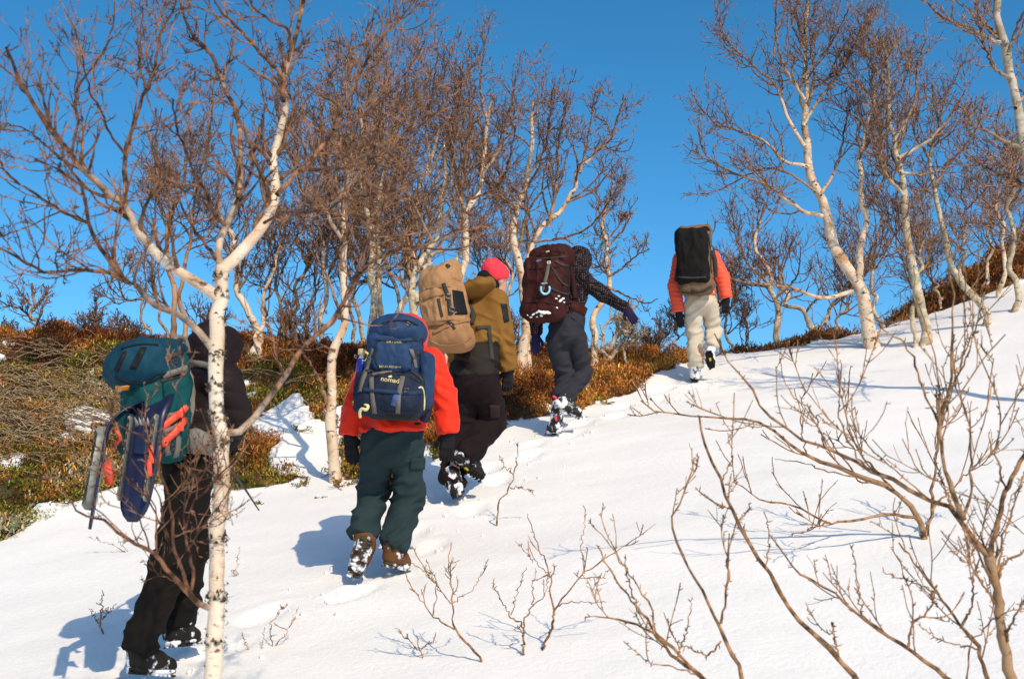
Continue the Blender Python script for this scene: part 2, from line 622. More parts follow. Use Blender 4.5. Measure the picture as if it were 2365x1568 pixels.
def birch(label, d, stems, limbs=(), seed=0, crown=1.0, group=None, mat=None, tmat=None, name='birch_tree', levels=(9, 7.36, 5.46, 1.6),
          lens=((.7, 1.5), (.30, .75), (.14, .38), (.05, .15)), up=(.17, .15, .12, .09), rt=(.0058, .0042, .0034, .0028), cat='tree', spur=0.0,
          ground=True, t_start=0.35, ang=(28, 60), wig=.23):
    """stems: [(path, r0_px, r1_px)] white stems (the trunk part); limbs: [(path, r0_px, r1_px, depth)] traced boughs"""
    rg = np.random.default_rng(seed + 100)
    tr, cr = Branches(), Branches()
    src_p, src_r = [], []
    base = None
    nseg = 22
    for si, st in enumerate(stems):
        path, r0, r1 = st[:3]
        pts = world_path(path, d, rg, depth=(st[3] if len(st) > 3 else rg.uniform(-.25, .25)))
        if ground and (len(st) < 5):
            g = ground_z([pts[0, 0]], [pts[0, 1]])[0][0] - 0.06
            if pts[0, 2] > g:
                pts = np.vstack([[pts[0, 0] + rg.normal(0, .02), pts[0, 1], g], pts])
            else:
                pts[0, 2] = g if abs(pts[0, 2] - g) < 0.6 else pts[0, 2]
        if base is None: base = pts[0].copy()
        q = spline(pts, nseg * 2)
        kn = rg.normal(0, .028 * d / 12, (12, 3)); kn[0] = 0
        q += spline(kn, nseg * 2) * (0 if d < 5 else 1)
        q[1:-1] += rg.normal(0, 0.0030, q[1:-1].shape)
        s = d / F
        t = np.linspace(0, 1, len(q))
        r = (r0 + (r1 - r0) * t ** 0.9) * s
        r *= 1 + 0.08 * np.sin(t * 31 + rg.uniform(0, 6)) * rg.uniform(.4, 1) + rg.normal(0, .02, len(t))
        if len(st) < 5: r[:3] *= np.array([1.35, 1.2, 1.08])
        tr.add(q[None], r[None], 10)
        src_p.append(spline(q[::2], nseg)); src_r.append(np.interp(np.linspace(0, 1, nseg), t, r))
    li_p, li_r = [], []
    for lb in limbs:
        path, r0, r1 = lb[:3]
        pts = world_path(path, d, rg, depth=lb[3] if len(lb) > 3 else rg.uniform(-.7, .7))
        q = spline(pts, nseg)
        q[2:-1] += rg.normal(0, 0.006 * min(1, d / 11), q[2:-1].shape)
        s = d / F
        r = (r0 + (r1 - r0) * np.linspace(0, 1, nseg) ** 0.8) * s
        tr.add(q[None], r[None], 8)
        li_p.append(q); li_r.append(r)
    src_p = np.array(src_p); src_r = np.array(src_r)
    A_p, A_r = grow(src_p, src_r, levels[0], t_start, 1.0, tuple(x * crown for x in lens[0]), ang, up[0], wig, 10, .55, rt[0], rg, lfall=.45)
    if li_p:
        A_p = np.concatenate([A_p, spline_batch(np.array(li_p), 10)]); A_r = np.concatenate([A_r, np.array([np.interp(np.linspace(0, 1, 10), np.linspace(0, 1, nseg), r) for r in li_r])])
        nl = len(li_p)
        cr.add(A_p[:-nl], A_r[:-nl], 6)
    else:
        cr.add(A_p, A_r, 6)
    # traced boughs are longer, so they carry more side branches
    ln = np.linalg.norm(np.diff(A_p, axis=1), axis=2).sum(1)
    fac = np.ones(len(A_p))
    if li_p: fac[-nl:] = [lb[4] if len(lb) > 4 else 1.0 for lb in limbs]
    n1 = rg.poisson(levels[1] * fac * np.clip(ln / (np.mean(lens[0]) * crown), .4, 2.6))
    B_p, B_r = grow(A_p, A_r, n1, .12, 1, tuple(x * crown for x in lens[1]), (25, 62), up[1], wig * 1.15, 7, .6, rt[1], rg)
    cr.add(B_p, B_r, 4)
    C_p, C_r = grow(B_p, B_r, levels[2], .12, 1, tuple(x * crown for x in lens[2]), (22, 58), up[2], wig * 1.2, 5, .7, rt[2], rg, lfall=.4)
    cr.add(C_p, C_r, 3)
    D_p, D_r = grow(C_p, C_r, levels[3], .12, 1, tuple(x * crown for x in lens[3]), (22, 60), up[3], wig, 3, .8, rt[3], rg, lfall=.3)
    cr.add(D_p, D_r, 3)
    if spur:
        for q, r in ((B_p, B_r), (C_p, C_r), (A_p, A_r)):
            S_p, S_r = grow(q, r, spur, .1, 1, (.006, .016), (45, 85), .1, .2, 3, .6, .0015, rg, lfall=0)
            S_r[:, 0] = .0011; S_r[:, 1] = .0019; S_r[:, 2] = .0006
            cr.add(S_p, S_r, 4)
    root = empty(name, base)
    t = link('trunk', tr.mesh('trunk'), mat or m_bark, root, -base)
    c = link('crown', cr.mesh('crown'), tmat or m_twig, root, -base)
    tag(root, label, cat, group)
    return root


def spline_batch(p, n):
    k = p.shape[1]
    f = np.linspace(0, k - 1, n); i = np.minimum(f.astype(int), k - 2); w = (f - i)[None, :, None]
    return p[:, i] * (1 - w) + p[:, i + 1] * w


# ------------------------------------------------------------------ the birch beside the first walker
d0 = 3.1
fb_limbs = [
    # A right-hand main limb and its forks
    ([(512, 625), (545, 595), (590, 545), (630, 480), (636, 420), (632, 370), (648, 300), (660, 240), (655, 190), (672, 120), (690, 60), (705, -30)], 16, 4.5, .35),
    ([(640, 450), (684, 400), (723, 366), (770, 300), (800, 230), (850, 140), (900, 70), (960, 0)], 7, 2.5, .5),
    ([(655, 235), (646, 169), (617, 140), (578, 96), (545, 58), (511, 29), (490, -20)], 6, 2.5, .2),
    ([(672, 120), (665, 72), (626, 48), (593, 24), (570, -10)], 4.5, 2, -.2),
    ([(610, 515), (660, 490), (740, 488), (800, 462), (870, 450)], 4, 1.6, -.4),
    ([(690, 395), (770, 390), (830, 380), (920, 330), (1010, 260)], 4.2, 1.7, .4),
    ([(770, 300), (850, 260), (930, 180), (985, 90)], 4, 1.6, .7),
    # B left-hand main limb
    ([(505, 690), (470, 662), (434, 641), (376, 602), (347, 569), (308, 520), (289, 472), (250, 448), (193, 395), (164, 357), (145, 332), (101, 284), (72, 226), (38, 164), (14, 110)], 14, 3, -.5),
    ([(289, 472), (289, 434), (289, 357), (299, 308), (318, 260), (337, 207), (357, 159), (371, 82), (400, 24), (415, -30)], 6.5, 2.5, .1),
    ([(164, 357), (178, 290), (175, 220), (196, 180), (240, 120), (260, 60), (265, 0)], 4, 1.8, .2),
    ([(289, 357), (250, 300), (232, 250), (205, 205), (190, 130)], 3.6, 1.6, -.4),
    ([(337, 207), (322, 150), (325, 80), (330, 20)], 3.8, 1.6, .3),
    # C lower left bough
    ([(498, 815), (470, 780), (434, 742), (400, 722), (357, 708), (308, 655), (284, 641), (231, 573), (207, 516), (193, 448), (178, 424), (120, 385), (82, 369)], 9, 2.2, -.6),
    ([(284, 641), (241, 626), (173, 626), (135, 629), (92, 626), (48, 598), (0, 573), (-60, 545)], 5.5, 2, -.2),
    ([(207, 516), (165, 500), (125, 477), (63, 434), (29, 410), (0, 376), (-30, 330)], 4.2, 1.8, -.3),
    ([(193, 395), (140, 365), (100, 330), (60, 300), (10, 285)], 3.6, 1.5, -.2),
    ([(135, 629), (128, 600), (132, 580)], 2.6, 1.2, 0),
    # E middle
    ([(512, 625), (503, 578), (520, 520), (549, 458), (554, 385), (554, 308), (545, 255), (525, 217), (491, 130), (448, 87), (424, 38), (412, -20)], 9.5, 3.2, .3),
    ([(520, 520), (492, 490), (477, 443), (448, 400), (434, 366), (410, 300), (400, 230)], 5, 2, -.5),
    ([(549, 458), (580, 400), (590, 330), (610, 250), (600, 180)], 4.5, 1.8, .6),
    ([(500, 600), (470, 560), (430, 500), (400, 430), (360, 380)], 5, 2, .5),
    ([(376, 602), (390, 540), (400, 480), (380, 420)], 4, 1.7, .4),
    # G lichen-grey bough rising to the right
    ([(518, 1000), (545, 1002), (594, 957), (655, 872), (694, 810), (756, 749), (800, 690), (835, 625), (880, 590), (950, 572), (1040, 576), (1110, 560)], 9, 2, .55),
    ([(830, 630), (850, 560), (880, 500), (890, 440)], 4, 1.6, .3),
    ([(655, 872), (640, 820), (655, 760)], 2.6, 1.1, -.1),
    ([(950, 572), (1000, 560), (1060, 530), (1120, 545)], 2.6, 1.2, .2),
    # H shoots low on the trunk
    ([(492, 1406), (470, 1398), (455, 1390), (422, 1352), (390, 1319), (346, 1271), (287, 1238), (238, 1200), (205, 1195), (173, 1168), (140, 1120)], 7.8, 1.44, -.25, .38),
    ([(450, 1385), (438, 1368), (417, 1303), (400, 1249), (395, 1178), (379, 1119), (341, 1021), (287, 989), (235, 970), (200, 960)], 5.07, 1.36, -.2, .38),
    ([(440, 1368), (446, 1335), (440, 1290), (427, 1233), (444, 1168), (476, 1130), (530, 1075), (560, 1040)], 4.68, 1.28, -.15, .38),
    ([(430, 1270), (455, 1235), (476, 1206), (520, 1146), (545, 1100)], 2.34, 1.04, -.3, .38),
    ([(417, 1303), (385, 1240), (345, 1160), (300, 1110), (245, 1080)], 2.81, 1.04, -.25, .38),
    ([(427, 1233), (425, 1150), (440, 1060), (428, 960), (400, 880)], 2.34, 0.96, -.25, .38),
    ([(346, 1271), (330, 1220), (300, 1160), (250, 1130), (200, 1120)], 2.03, 0.88, -.2, .38),
    ([(412, 1290), (380, 1215), (360, 1130), (300, 1060), (280, 1000)], 2.18, 0.96, -.35, .38),
    ([(440, 1368), (405, 1345), (370, 1325), (358, 1320)], 1.72, 0.8, 0, .38),
]
fbirch = birch('white birch with low twiggy shoots growing in front of the walker in black', d0,
      [([(492, 1700), (494, 1568), (500, 1395), (502, 1260), (508, 1150), (513, 1015), (497, 930), (500, 825), (505, 720), (510, 650), (512, 612)], 22, 16.5, 0.0)],
      fb_limbs, seed=1, crown=.45, mat=m_bark_near, tmat=m_twig_red, levels=(0, 7.5, 3.8, 1.1), lens=((.5, .9), (.22, .70), (.10, .30), (.03, .09)),
      rt=(.0022, .0014, .0010, .0008), spur=1.6, up=(.1, .11, .10, .07), wig=.17, t_start=.3)

# peeling curls, knots and moss crusts on its trunk
def flakes(root, stem_px, d, n, seed):
    rg = np.random.default_rng(seed)
    q = spline(world_path(stem_px, d, rg), 400)
    V, Q, C = [], [], []
    heights = np.concatenate([rg.random(n // 5), np.clip(rg.choice([.08, .19, .33, .47, .56, .63, .70, .78, .86, .93, .97], n - n // 5) + rg.normal(0, .009, n - n // 5), 0, 1)])
    for t in heights:
        i = int(t * 398); c = q[i]; ax = norm(q[i + 1] - q[i])
        a = rg.uniform(0, 2 * math.pi)
        u = norm(np.cross(ax, [0, 1, 0])); v = np.cross(ax, u)
        nr = u * math.cos(a) + v * math.sin(a); tg = np.cross(ax, nr)
        r = (22 + (16.5 - 22) * t) * d / F
        w = rg.uniform(.003, .010); h = rg.uniform(.003, .012); l = rg.uniform(.002, .009)
        b0 = c + nr * r * .96
        pts = [b0 - tg * w - ax * h * .3, b0 + tg * w - ax * h * .3, b0 + tg * w * .7 + nr * l + ax * h * rg.uniform(-.3, .7), b0 - tg * w * .6 + nr * l * .8 + ax * h * rg.uniform(-.3, .9), b0 + nr * l * .3 + ax * h * 1.1]
        k = len(V) * 5
        V.append(pts); Q.append([[k, k + 1, k + 2, k + 3], [k + 3, k + 2, k + 4, k + 4]])
        col = [(.05, .03, .02), (.16, .09, .045), (.55, .42, .28), (.24, .23, .13), (.035, .025, .018)][rg.choice(5, p=[.3, .22, .14, .18, .16])]
        C += [np.array(col) * rg.uniform(.7, 1.3)] * 5
    V = np.array(V).reshape(-1, 3)
    quads = np.array([x[0] for x in Q]); tris = np.array([x[1][:3] for x in Q])
    me = mesh_np('bark_curls', V - np.array(root.location), [quads, tris], smooth=False)
    set_col(me, 'col', np.array(C))
    o = link('bark_curls', me, m_flake, root); o['kind'] = 'stuff'


m_flake, nt, b = nodes_of('bark_flake')
a = attr_node(nt, 'col'); nt.links.new(a.outputs['Color'], b.inputs['Base Color']); b.inputs['Roughness'].default_value = .85
flakes(fbirch, [(494, 1568), (500, 1395), (502, 1260), (508, 1150), (513, 1015), (497, 930), (500, 825), (505, 720), (510, 650), (512, 612)], d0, 430, 3)

# ------------------------------------------------------------------ birches on the heath bank (middle)
G1 = 'birches along the heath bank'
birch('birch with forked white trunk rooted at the snow edge, left of the walker in red', 9.3,
      [([(777, 1100), (765, 1030), (755, 950), (762, 880), (775, 810), (791, 731), (801, 660), (796, 594), (791, 523), (789, 468), (801, 432), (814, 402), (822, 330), (826, 250)], 14, 4, .2)],
      [([(793, 560), (740, 470), (700, 420), (660, 330), (640, 230), (655, 130)], 5, 1.6, .3), ([(755, 930), (738, 880), (715, 835), (690, 805)], 4.5, 2, -.2),
       ([(796, 450), (850, 360), (880, 270), (890, 160)], 5, 1.6), ([(789, 480), (750, 380), (740, 280), (760, 170)], 5, 1.6), ([(801, 440), (812, 330), (800, 220), (815, 110)], 5, 1.6), ([(775, 810), (730, 790), (690, 745), (650, 720)], 3.5, 1.2)],
      seed=2, crown=1.0, group=G1, levels=(7, 8.28, 4.68, 1.3))
birch('birch with two greenish lichened stems behind the blue pack', 11.8,
      [([(870, 800), (866, 740), (857, 645), (860, 584), (852, 513), (840, 460), (835, 400), (850, 320)], 13, 4, .2), ([(885, 800), (888, 720), (880, 660), (870, 600), (878, 500), (882, 392), (900, 300), (905, 220)], 9, 3, .3)],
      [([(852, 513), (900, 430), (930, 330), (935, 230), (950, 140)], 4.5, 1.4), ([(840, 460), (790, 380), (770, 290), (790, 190)], 4.5, 1.4), ([(882, 392), (870, 300), (850, 200), (855, 120)], 4, 1.4)],
      seed=3, crown=1.15, group=G1, mat=m_bark_lichen, levels=(8, 8.28, 5.46, 1.4))
birch('birch with slanting peach white stem above the tan pack', 11.2,
      [([(905, 790), (912, 721), (938, 670), (946, 594), (940, 528), (963, 488), (978, 427), (994, 387), (1010, 300)], 11.5, 3.5, .2)],
      [([(963, 488), (930, 420), (915, 330), (940, 230)], 4, 1.3), ([(985, 410), (1030, 330), (1060, 240), (1065, 160)], 4, 1.3), ([(994, 387), (985, 290), (1000, 200), (1010, 130)], 4, 1.3)],
      seed=4, crown=1.05, group=G1, levels=(8, 8.28, 5.46, 1.4))
birch('short stout birch with grey flaking bark close behind the tan pack', 10.6,
      [([(960, 790), (957, 731), (961, 640), (985, 580), (1010, 520), (1020, 440), (1025, 340)], 14, 3.5, .3), ([(965, 700), (985, 640), (1000, 590), (1035, 548)], 7, 3, .1, 1)],
      [([(1010, 520), (1060, 450), (1080, 360), (1085, 260)], 4, 1.3), ([(1000, 560), (960, 480), (920, 400), (910, 300), (930, 200)], 4, 1.3)],
      seed=5, crown=1.0, group=G1, mat=m_bark_lichen, levels=(7, 8.28, 4.68, 1.4))
birch('birch with straight white trunk behind the walker in the pink beanie', 11.9,
      [([(1062, 800), (1068, 700), (1070, 635), (1075, 569), (1077, 493), (1100, 442), (1120, 387), (1128, 291), (1135, 220)], 12, 3.5, .3), ([(1030, 800), (1043, 690), (1052, 600), (1060, 520), (1050, 430), (1040, 330)], 7, 2.5, .6)],
      [([(1077, 493), (1050, 420), (1040, 330), (1055, 230), (1070, 150)], 4, 1.3), ([(1110, 410), (1160, 330), (1180, 240), (1205, 120)], 4, 1.3), ([(1090, 460), (1150, 430), (1175, 370), (1190, 290)], 3.6, 1.2), ([(1128, 291), (1110, 210), (1115, 140), (1120, 110)], 4, 1.3)],
      seed=6, crown=1.1, group=G1, levels=(9, 8.28, 5.46, 1.4))
birch('slim white birch standing left of the dark maroon pack', 12.4,
      [([(1212, 830), (1211, 797), (1201, 695), (1204, 620), (1196, 544), (1194, 483), (1216, 412), (1228, 330), (1240, 240)], 14, 3.5, .2)],
      [([(1196, 500), (1160, 430), (1150, 350), (1170, 260)], 3.6, 1.2), ([(1216, 412), (1260, 340), (1270, 260), (1280, 190)], 3.6, 1.2), ([(1194, 483), (1140, 440), (1110, 400)], 3.2, 1.2)],
      seed=7, crown=1.0, group=G1, levels=(8, 8.28, 5.46, 1.4))
birch('birch leaning right behind the dark maroon pack', 12.6,
      [([(1216, 830), (1218, 690), (1231, 584), (1267, 523), (1307, 468), (1340, 400), (1353, 377)], 9, 4.5, .2)],
      [([(1353, 377), (1385, 345), (1409, 321), (1429, 265), (1440, 220)], 4.5, 1.4), ([(1267, 523), (1285, 430), (1290, 330), (1310, 240)], 4.5, 1.4), ([(1340, 400), (1360, 310), (1370, 240)], 3.6, 1.3),
       ([(1231, 560), (1320, 545), (1380, 505), (1430, 430)], 3.6, 1.3), ([(1307, 468), (1370, 440), (1420, 380)], 3.2, 1.3)],
      seed=8, crown=.95, group=G1, levels=(7, 8.28, 5.46, 1.4))
birch('crooked pale birch under the outstretched arm of the walker in the dotted top', 12.9,
      [([(1370, 840), (1373, 787), (1373, 731), (1388, 700), (1403, 645), (1403, 569), (1395, 500), (1405, 440)], 9.5, 3, .2)],
      [([(1403, 640), (1429, 625), (1470, 590), (1500, 575)], 3.4, 1.1), ([(1403, 569), (1440, 530), (1455, 490)], 3, 1.1), ([(1400, 660), (1440, 680), (1490, 700), (1520, 690)], 3.2, 1.0)],
      seed=9, crown=.55, group=G1, levels=(7, 7.36, 4.68, 1.2))
birch('pale twin stemmed birch with an open fork behind the first birch', 12.6,
      [([(592, 800), (590, 770), (575, 720), (553, 668), (540, 610), (530, 540), (515, 470)], 11, 3.5, .2), ([(596, 790), (606, 740), (618, 690), (626, 640), (650, 560), (660, 480)], 6, 2.5, .3)],
      [([(553, 668), (590, 600), (600, 520)], 3.2, 1.2)], seed=10, crown=.9, group=G1, levels=(8, 7.36, 4.68, 1.3))
birch('reddish brown birch stems rising straight behind the first birch', 12.7,
      [([(395, 800), (397, 740), (402, 660), (392, 590), (398, 500), (420, 420), (425, 330)], 8, 3, .1), ([(418, 800), (422, 740), (418, 670), (425, 600), (440, 510), (455, 420)], 7, 2.5, .3)],
      [([(398, 500), (370, 420), (360, 330), (375, 250)], 3.6, 1.3), ([(455, 420), (480, 330), (490, 240), (485, 180)], 3.6, 1.3)], seed=11, crown=1.05, group=G1, mat=bark('birch_bark_red', white=(0.42, 0.25, 0.15)), levels=(9, 8.28, 5.46, 1.3))
birch('thin dark birch bending left on the crest of the heath bank', 12.7,
      [([(350, 800), (340, 750), (318, 700), (285, 670), (265, 640)], 4, 2, .1), ([(385, 800), (372, 740), (360, 690), (350, 640), (335, 580)], 4, 2, .2)], seed=12, crown=.5, group=G1, levels=(6, 6.44, 3.9, 1))
birch('multi stemmed brown birch left of the lichened trunk on the crest', 13.2,
      [([(670, 810), (672, 740), (690, 680), (695, 600), (680, 530)], 6, 2.4, .1), ([(650, 810), (645, 740), (640, 660), (630, 590), (640, 510)], 5, 2, .2), ([(700, 810), (705, 740), (720, 680), (735, 600)], 4.5, 2, .1), ([(620, 810), (612, 740), (622, 670), (615, 600)], 4, 2, .1)],
      seed=13, crown=.7, group=G1, mat=bark('birch_bark_dim', white=(0.38, 0.27, 0.18)), levels=(8, 7.36, 4.68, 1.2))
birch('slender brown birch between the first birch and the forked one', 13.0,
      [([(745, 815), (742, 740), (755, 660), (748, 590), (730, 500), (735, 420), (720, 330)], 6.5, 2.4, .2)], [([(730, 500), (690, 420), (680, 330), (700, 240)], 3, 1.2), ([(735, 420), (770, 330), (780, 230)], 3, 1.2)],
      seed=14, crown=.95, group=G1, levels=(9, 8.28, 4.68, 1.2))
birch('tangle of dark birch stems at the back, between the forked birch and the blue pack', 14.0,
      [([(830, 820), (835, 740), (830, 660), (850, 590), (845, 500), (820, 420)], 6, 2.2, .2), ([(815, 820), (812, 720), (822, 640), (815, 560)], 5, 2, .3), ([(925, 820), (922, 700), (900, 600), (905, 500), (890, 400)], 6, 2.2, .4)], seed=15, crown=1.15, group=G1, levels=(9, 8.28, 5.46, 1.3))
birch('far brown birch seen between the pink beanie and the maroon pack', 14.5,
      [([(1160, 820), (1165, 740), (1180, 660), (1172, 580), (1185, 500), (1175, 420)], 6, 2, .2), ([(1130, 820), (1120, 700), (1125, 600), (1105, 520)], 5, 2, .2)], seed=16, crown=1.05, group=G1, levels=(9, 8.28, 5.46, 1.3))
birch('small spreading leafless tree alone on the heath crest, the taller of two', 13.5,
      [([(78, 790), (76, 745), (72, 705), (78, 670)], 6.5, 2.5, 0)], [([(76, 740), (50, 715), (20, 705), (-10, 690)], 3, 1.2), ([(73, 715), (100, 690), (125, 680)], 2.6, 1.1), ([(72, 705), (50, 680), (35, 655)], 2.6, 1.1)],
      seed=17, crown=.36, group=G1, mat=m_bark_lichen, levels=(8, 6.44, 3.9, 1))
birch('low bushy leafless shrub on the heath crest beside the small spreading tree', 13.5,
      [([(222, 790), (224, 765), (228, 740)], 3.5, 2, 0), ([(225, 790), (205, 765), (195, 750)], 2.6, 1.4, 0), ([(226, 790), (250, 765), (262, 750)], 2.6, 1.4, 0)],
      seed=18, crown=.30, group=G1, name='leafless_shrub', cat='shrub', levels=(7, 6.44, 3.9, 1))
G3 = 'low leafless shrubs on the heath crest'
for k_, (px_, d_, lab_, h_) in enumerate([(150, 13.2, 'tiny leafless shrub between the spreading tree and the bushy shrub', 22), (292, 13.0, 'thin leafless shrub just left of the bending dark birch', 26), (20, 13.4, 'sparse leafless shrub left of the small spreading tree', 26),
                                          (668, 12.9, 'dense reddish leafless shrub at the foot of the multi stemmed brown birch', 60), (1168, 13.4, 'leafless shrub on the crest below the pink beanie', 60), (480, 13.4, 'leafless shrub on the crest behind the first birch trunk', 60), (1500, 14.6, 'low leafless shrub at the right tip of the heath', 34)]):
    y0_ = 800 if px_ < 900 else 832
    birch(lab_, d_, [([(px_ + o_ * .3, y0_), (px_ + o_ * .6, y0_ - h_ * .5), (px_ + o_, y0_ - h_)], 3.2, 1.6, 0) for o_ in (-14, -4, 6, 16)], seed=80 + k_, crown=.20 + h_ * .004, group=G3, name='leafless_shrub', cat='shrub', levels=(5, 6, 3.5, .8), t_start=.15)
birch('gnarled pale root tangle on the bank below the outstretched arm', 12.9,
      [([(1400, 830), (1410, 790), (1425, 770), (1450, 765), (1470, 745)], 7, 3, -.2), ([(1410, 830), (1430, 800), (1462, 795), (1480, 770)], 6, 3, -.1), ([(1405, 820), (1395, 770), (1410, 735), (1430, 715)], 5, 2, .1), ([(1440, 830), (1455, 780), (1450, 740), (1470, 700)], 4, 2, .1)],
      seed=19, crown=.28, group=None, name='gnarled_shrub', cat='shrub', mat=m_dry, tmat=m_dry, levels=(8, 5.52, 3.12, 0.75))

# ------------------------------------------------------------------ birches on the right
G2 = 'birches on the snow skyline'
birch('tall birch with bent white trunk forking low, planted in the snow', 13.1,
      [([(2017, 812), (2008, 760), (1996, 710), (1980, 647), (1953, 599), (1921, 562), (1900, 498), (1895, 450), (1874, 392), (1858, 339), (1858, 265), (1852, 175), (1863, 80), (1874, 0), (1878, -60)], 17.5, 3, .3),
       ([(1982, 655), (1990, 620), (2001, 530), (1996, 488), (1980, 435), (1985, 360), (2006, 265), (2015, 180)], 9, 3, -.2, 1)],
      [([(1858, 339), (1821, 276), (1789, 196), (1730, 143), (1677, 90), (1655, 40)], 5.5, 1.6, .4), ([(1900, 500), (1836, 477), (1773, 429), (1677, 392), (1625, 350), (1612, 290)], 5.5, 1.4, -.3),
       ([(1870, 385), (1810, 371), (1768, 328), (1700, 300), (1651, 286), (1610, 240)], 5, 1.3, .2), ([(1969, 673), (1900, 689), (1837, 668), (1773, 657), (1688, 641), (1640, 560)], 5.5, 1.4, -.4),
       ([(1855, 290), (1900, 220), (1950, 150), (1990, 60)], 4.6, 1.4), ([(1858, 230), (1810, 150), (1790, 70), (1795, 0)], 4.6, 1.4), ([(1996, 488), (2030, 440), (2050, 370), (2045, 290)], 4.4, 1.4), ([(1895, 450), (1930, 390), (1950, 310), (1960, 230)], 4.4, 1.4),
       ([(1860, 120), (1830, 60), (1825, 0)], 3, 1.2), ([(1855, 180), (1920, 100), (1960, 20)], 3.4, 1.2), ([(1895, 450), (1820, 400), (1760, 390), (1700, 420), (1660, 440)], 3.6, 1.2)],
      seed=30, crown=1.15, group=G2, levels=(8, 8.28, 5.46, 1.3), t_start=.42)
birch('birch with twin lichened stems right of the bent birch in the snow', 12.6,
      [([(2135, 790), (2123, 715), (2112, 652), (2107, 583), (2096, 519), (2086, 450), (2075, 366), (2064, 329), (2049, 196), (2040, 100)], 13, 3, .2), ([(2112, 790), (2108, 720), (2118, 670), (2130, 600), (2125, 540)], 7, 3, .2)],
      [([(2075, 366), (2154, 318), (2202, 254), (2240, 190)], 5, 1.4), ([(2086, 450), (2040, 390), (2030, 300), (2010, 220)], 4.6, 1.4), ([(2064, 329), (2110, 240), (2120, 150), (2140, 90)], 4.6, 1.4), ([(2049, 196), (2000, 120), (1990, 50)], 4, 1.3), ([(2080, 400), (2150, 400), (2210, 360), (2245, 310)], 4, 1.3)],
      seed=31, crown=1.05, group=G2, mat=m_bark_lichen, levels=(8, 8.28, 5.46, 1.3), t_start=.4)
birch('birch leaning steeply left out of the snow near the right heath bank', 12.8,
      [([(2275, 735), (2261, 715), (2223, 657), (2197, 594), (2176, 519), (2160, 424), (2149, 371), (2165, 280), (2160, 200)], 9.5, 2.5, .3)],
      [([(2160, 424), (2200, 370), (2240, 330), (2262, 270)], 3.6, 1.2), ([(2149, 371), (2110, 300), (2100, 220)], 3.6, 1.2)], seed=32, crown=.9, group=G2, mat=m_bark_lichen, levels=(8, 7.36, 4.68, 1.2))
birch('birch with rugged black and white trunk at the edge of the right heath bank', 9.5,
      [([(2460, 700), (2425, 560), (2390, 430), (2362, 345), (2351, 281), (2335, 185), (2329, 122), (2313, 48), (2303, -30)], 17, 9, .2)],
      [([(2320, 100), (2292, 95), (2250, 70), (2207, 53), (2170, 35), (2120, -10)], 6.5, 2, .1), ([(2356, 339), (2322, 330), (2287, 307), (2250, 292), (2223, 283)], 5.5, 3, .1), ([(2335, 185), (2300, 160), (2280, 120), (2260, 60)], 5, 2, -.2),
       ([(2345, 250), (2390, 180), (2400, 100)], 5, 2), ([(2329, 122), (2350, 60), (2380, 0)], 5, 2), ([(2365, 350), (2330, 420), (2320, 480)], 3, 1.4)],
      seed=33, crown=.75, group=None, mat=bark('birch_bark_black', white=(0.5, 0.44, 0.36), lichen=.04), levels=(6, 7.36, 3.9, 1.1), t_start=.3)
birch('thin pale birch just right of the walker with the black pack', 15.5,
      [([(1803, 815), (1800, 795), (1794, 710), (1778, 657), (1765, 600), (1750, 540), (1760, 470)], 9, 2.5, .2)], [([(1778, 657), (1730, 610), (1700, 550), (1690, 480)], 3.4, 1.1), ([(1790, 690), (1840, 640), (1850, 570)], 3.2, 1.1)],
      seed=34, crown=.95, group=G2, levels=(9, 8.28, 4.68, 1.2))
birch('squat birch splitting into two crooked pale arms on the skyline', 15.5,
      [([(1888, 805), (1884, 779), (1868, 745), (1831, 705), (1812, 665), (1800, 620)], 8, 2.5, .2), ([(1886, 785), (1900, 755), (1918, 720), (1935, 690), (1960, 640)], 6, 2, -.2, 1)], seed=35, crown=.75, group=G2, levels=(9, 7.36, 4.68, 1.2))
birch('slim brown birch stem behind the bent birch', 15.2,
      [([(2038, 800), (2033, 763), (2025, 700), (2012, 640), (2020, 560), (2035, 480)], 6, 2, .2), ([(1942, 800), (1940, 760), (1945, 700), (1935, 640)], 4, 1.6, .2)], seed=36, crown=.9, group=G2, levels=(9, 7.36, 4.68, 1.2))
birch('dark scrubby birch close right of the legs of the walker with the black pack', 15.8,
      [([(1683, 830), (1683, 795), (1680, 740), (1700, 680), (1690, 620)], 4.5, 1.8, .2), ([(1660, 830), (1655, 770), (1668, 710), (1640, 650)], 3.5, 1.6, .2), ([(1720, 830), (1722, 760), (1740, 700)], 3.5, 1.6, .2)], seed=37, crown=.65, group=G2, levels=(9, 7.36, 4.68, 1.1))
birch('dark scrubby birch left of the legs of the walker with the black pack', 15.6,
      [([(1560, 840), (1562, 790), (1558, 750), (1548, 715)], 4.5, 1.8, .2), ([(1530, 840), (1520, 800), (1530, 770), (1505, 740)], 3.2, 1.4, .2)], seed=38, crown=.38, group=G2, levels=(8, 6.44, 3.9, 1))
birch('pale slim birch in front of the right heath bank', 15.2,
      [([(2312, 720), (2313, 684), (2316, 620), (2318, 556), (2300, 480), (2310, 400)], 6.5, 2.2, .2)], seed=39, crown=.8, group=G2, levels=(10, 7.36, 4.68, 1.1))
birch('brown twiggy birch filling the gap under the leaning birch', 16.0,
      [([(2215, 760), (2218, 690), (2235, 620), (2228, 550), (2240, 470)], 6, 2, .2), ([(2180, 760), (2172, 690), (2150, 620)], 4.5, 1.8, .2), ([(2270, 750), (2275, 650), (2290, 560), (2280, 470)], 5, 2, .2)], seed=40, crown=1.0, group=G2, levels=(9, 7.36, 5.46, 1.2))
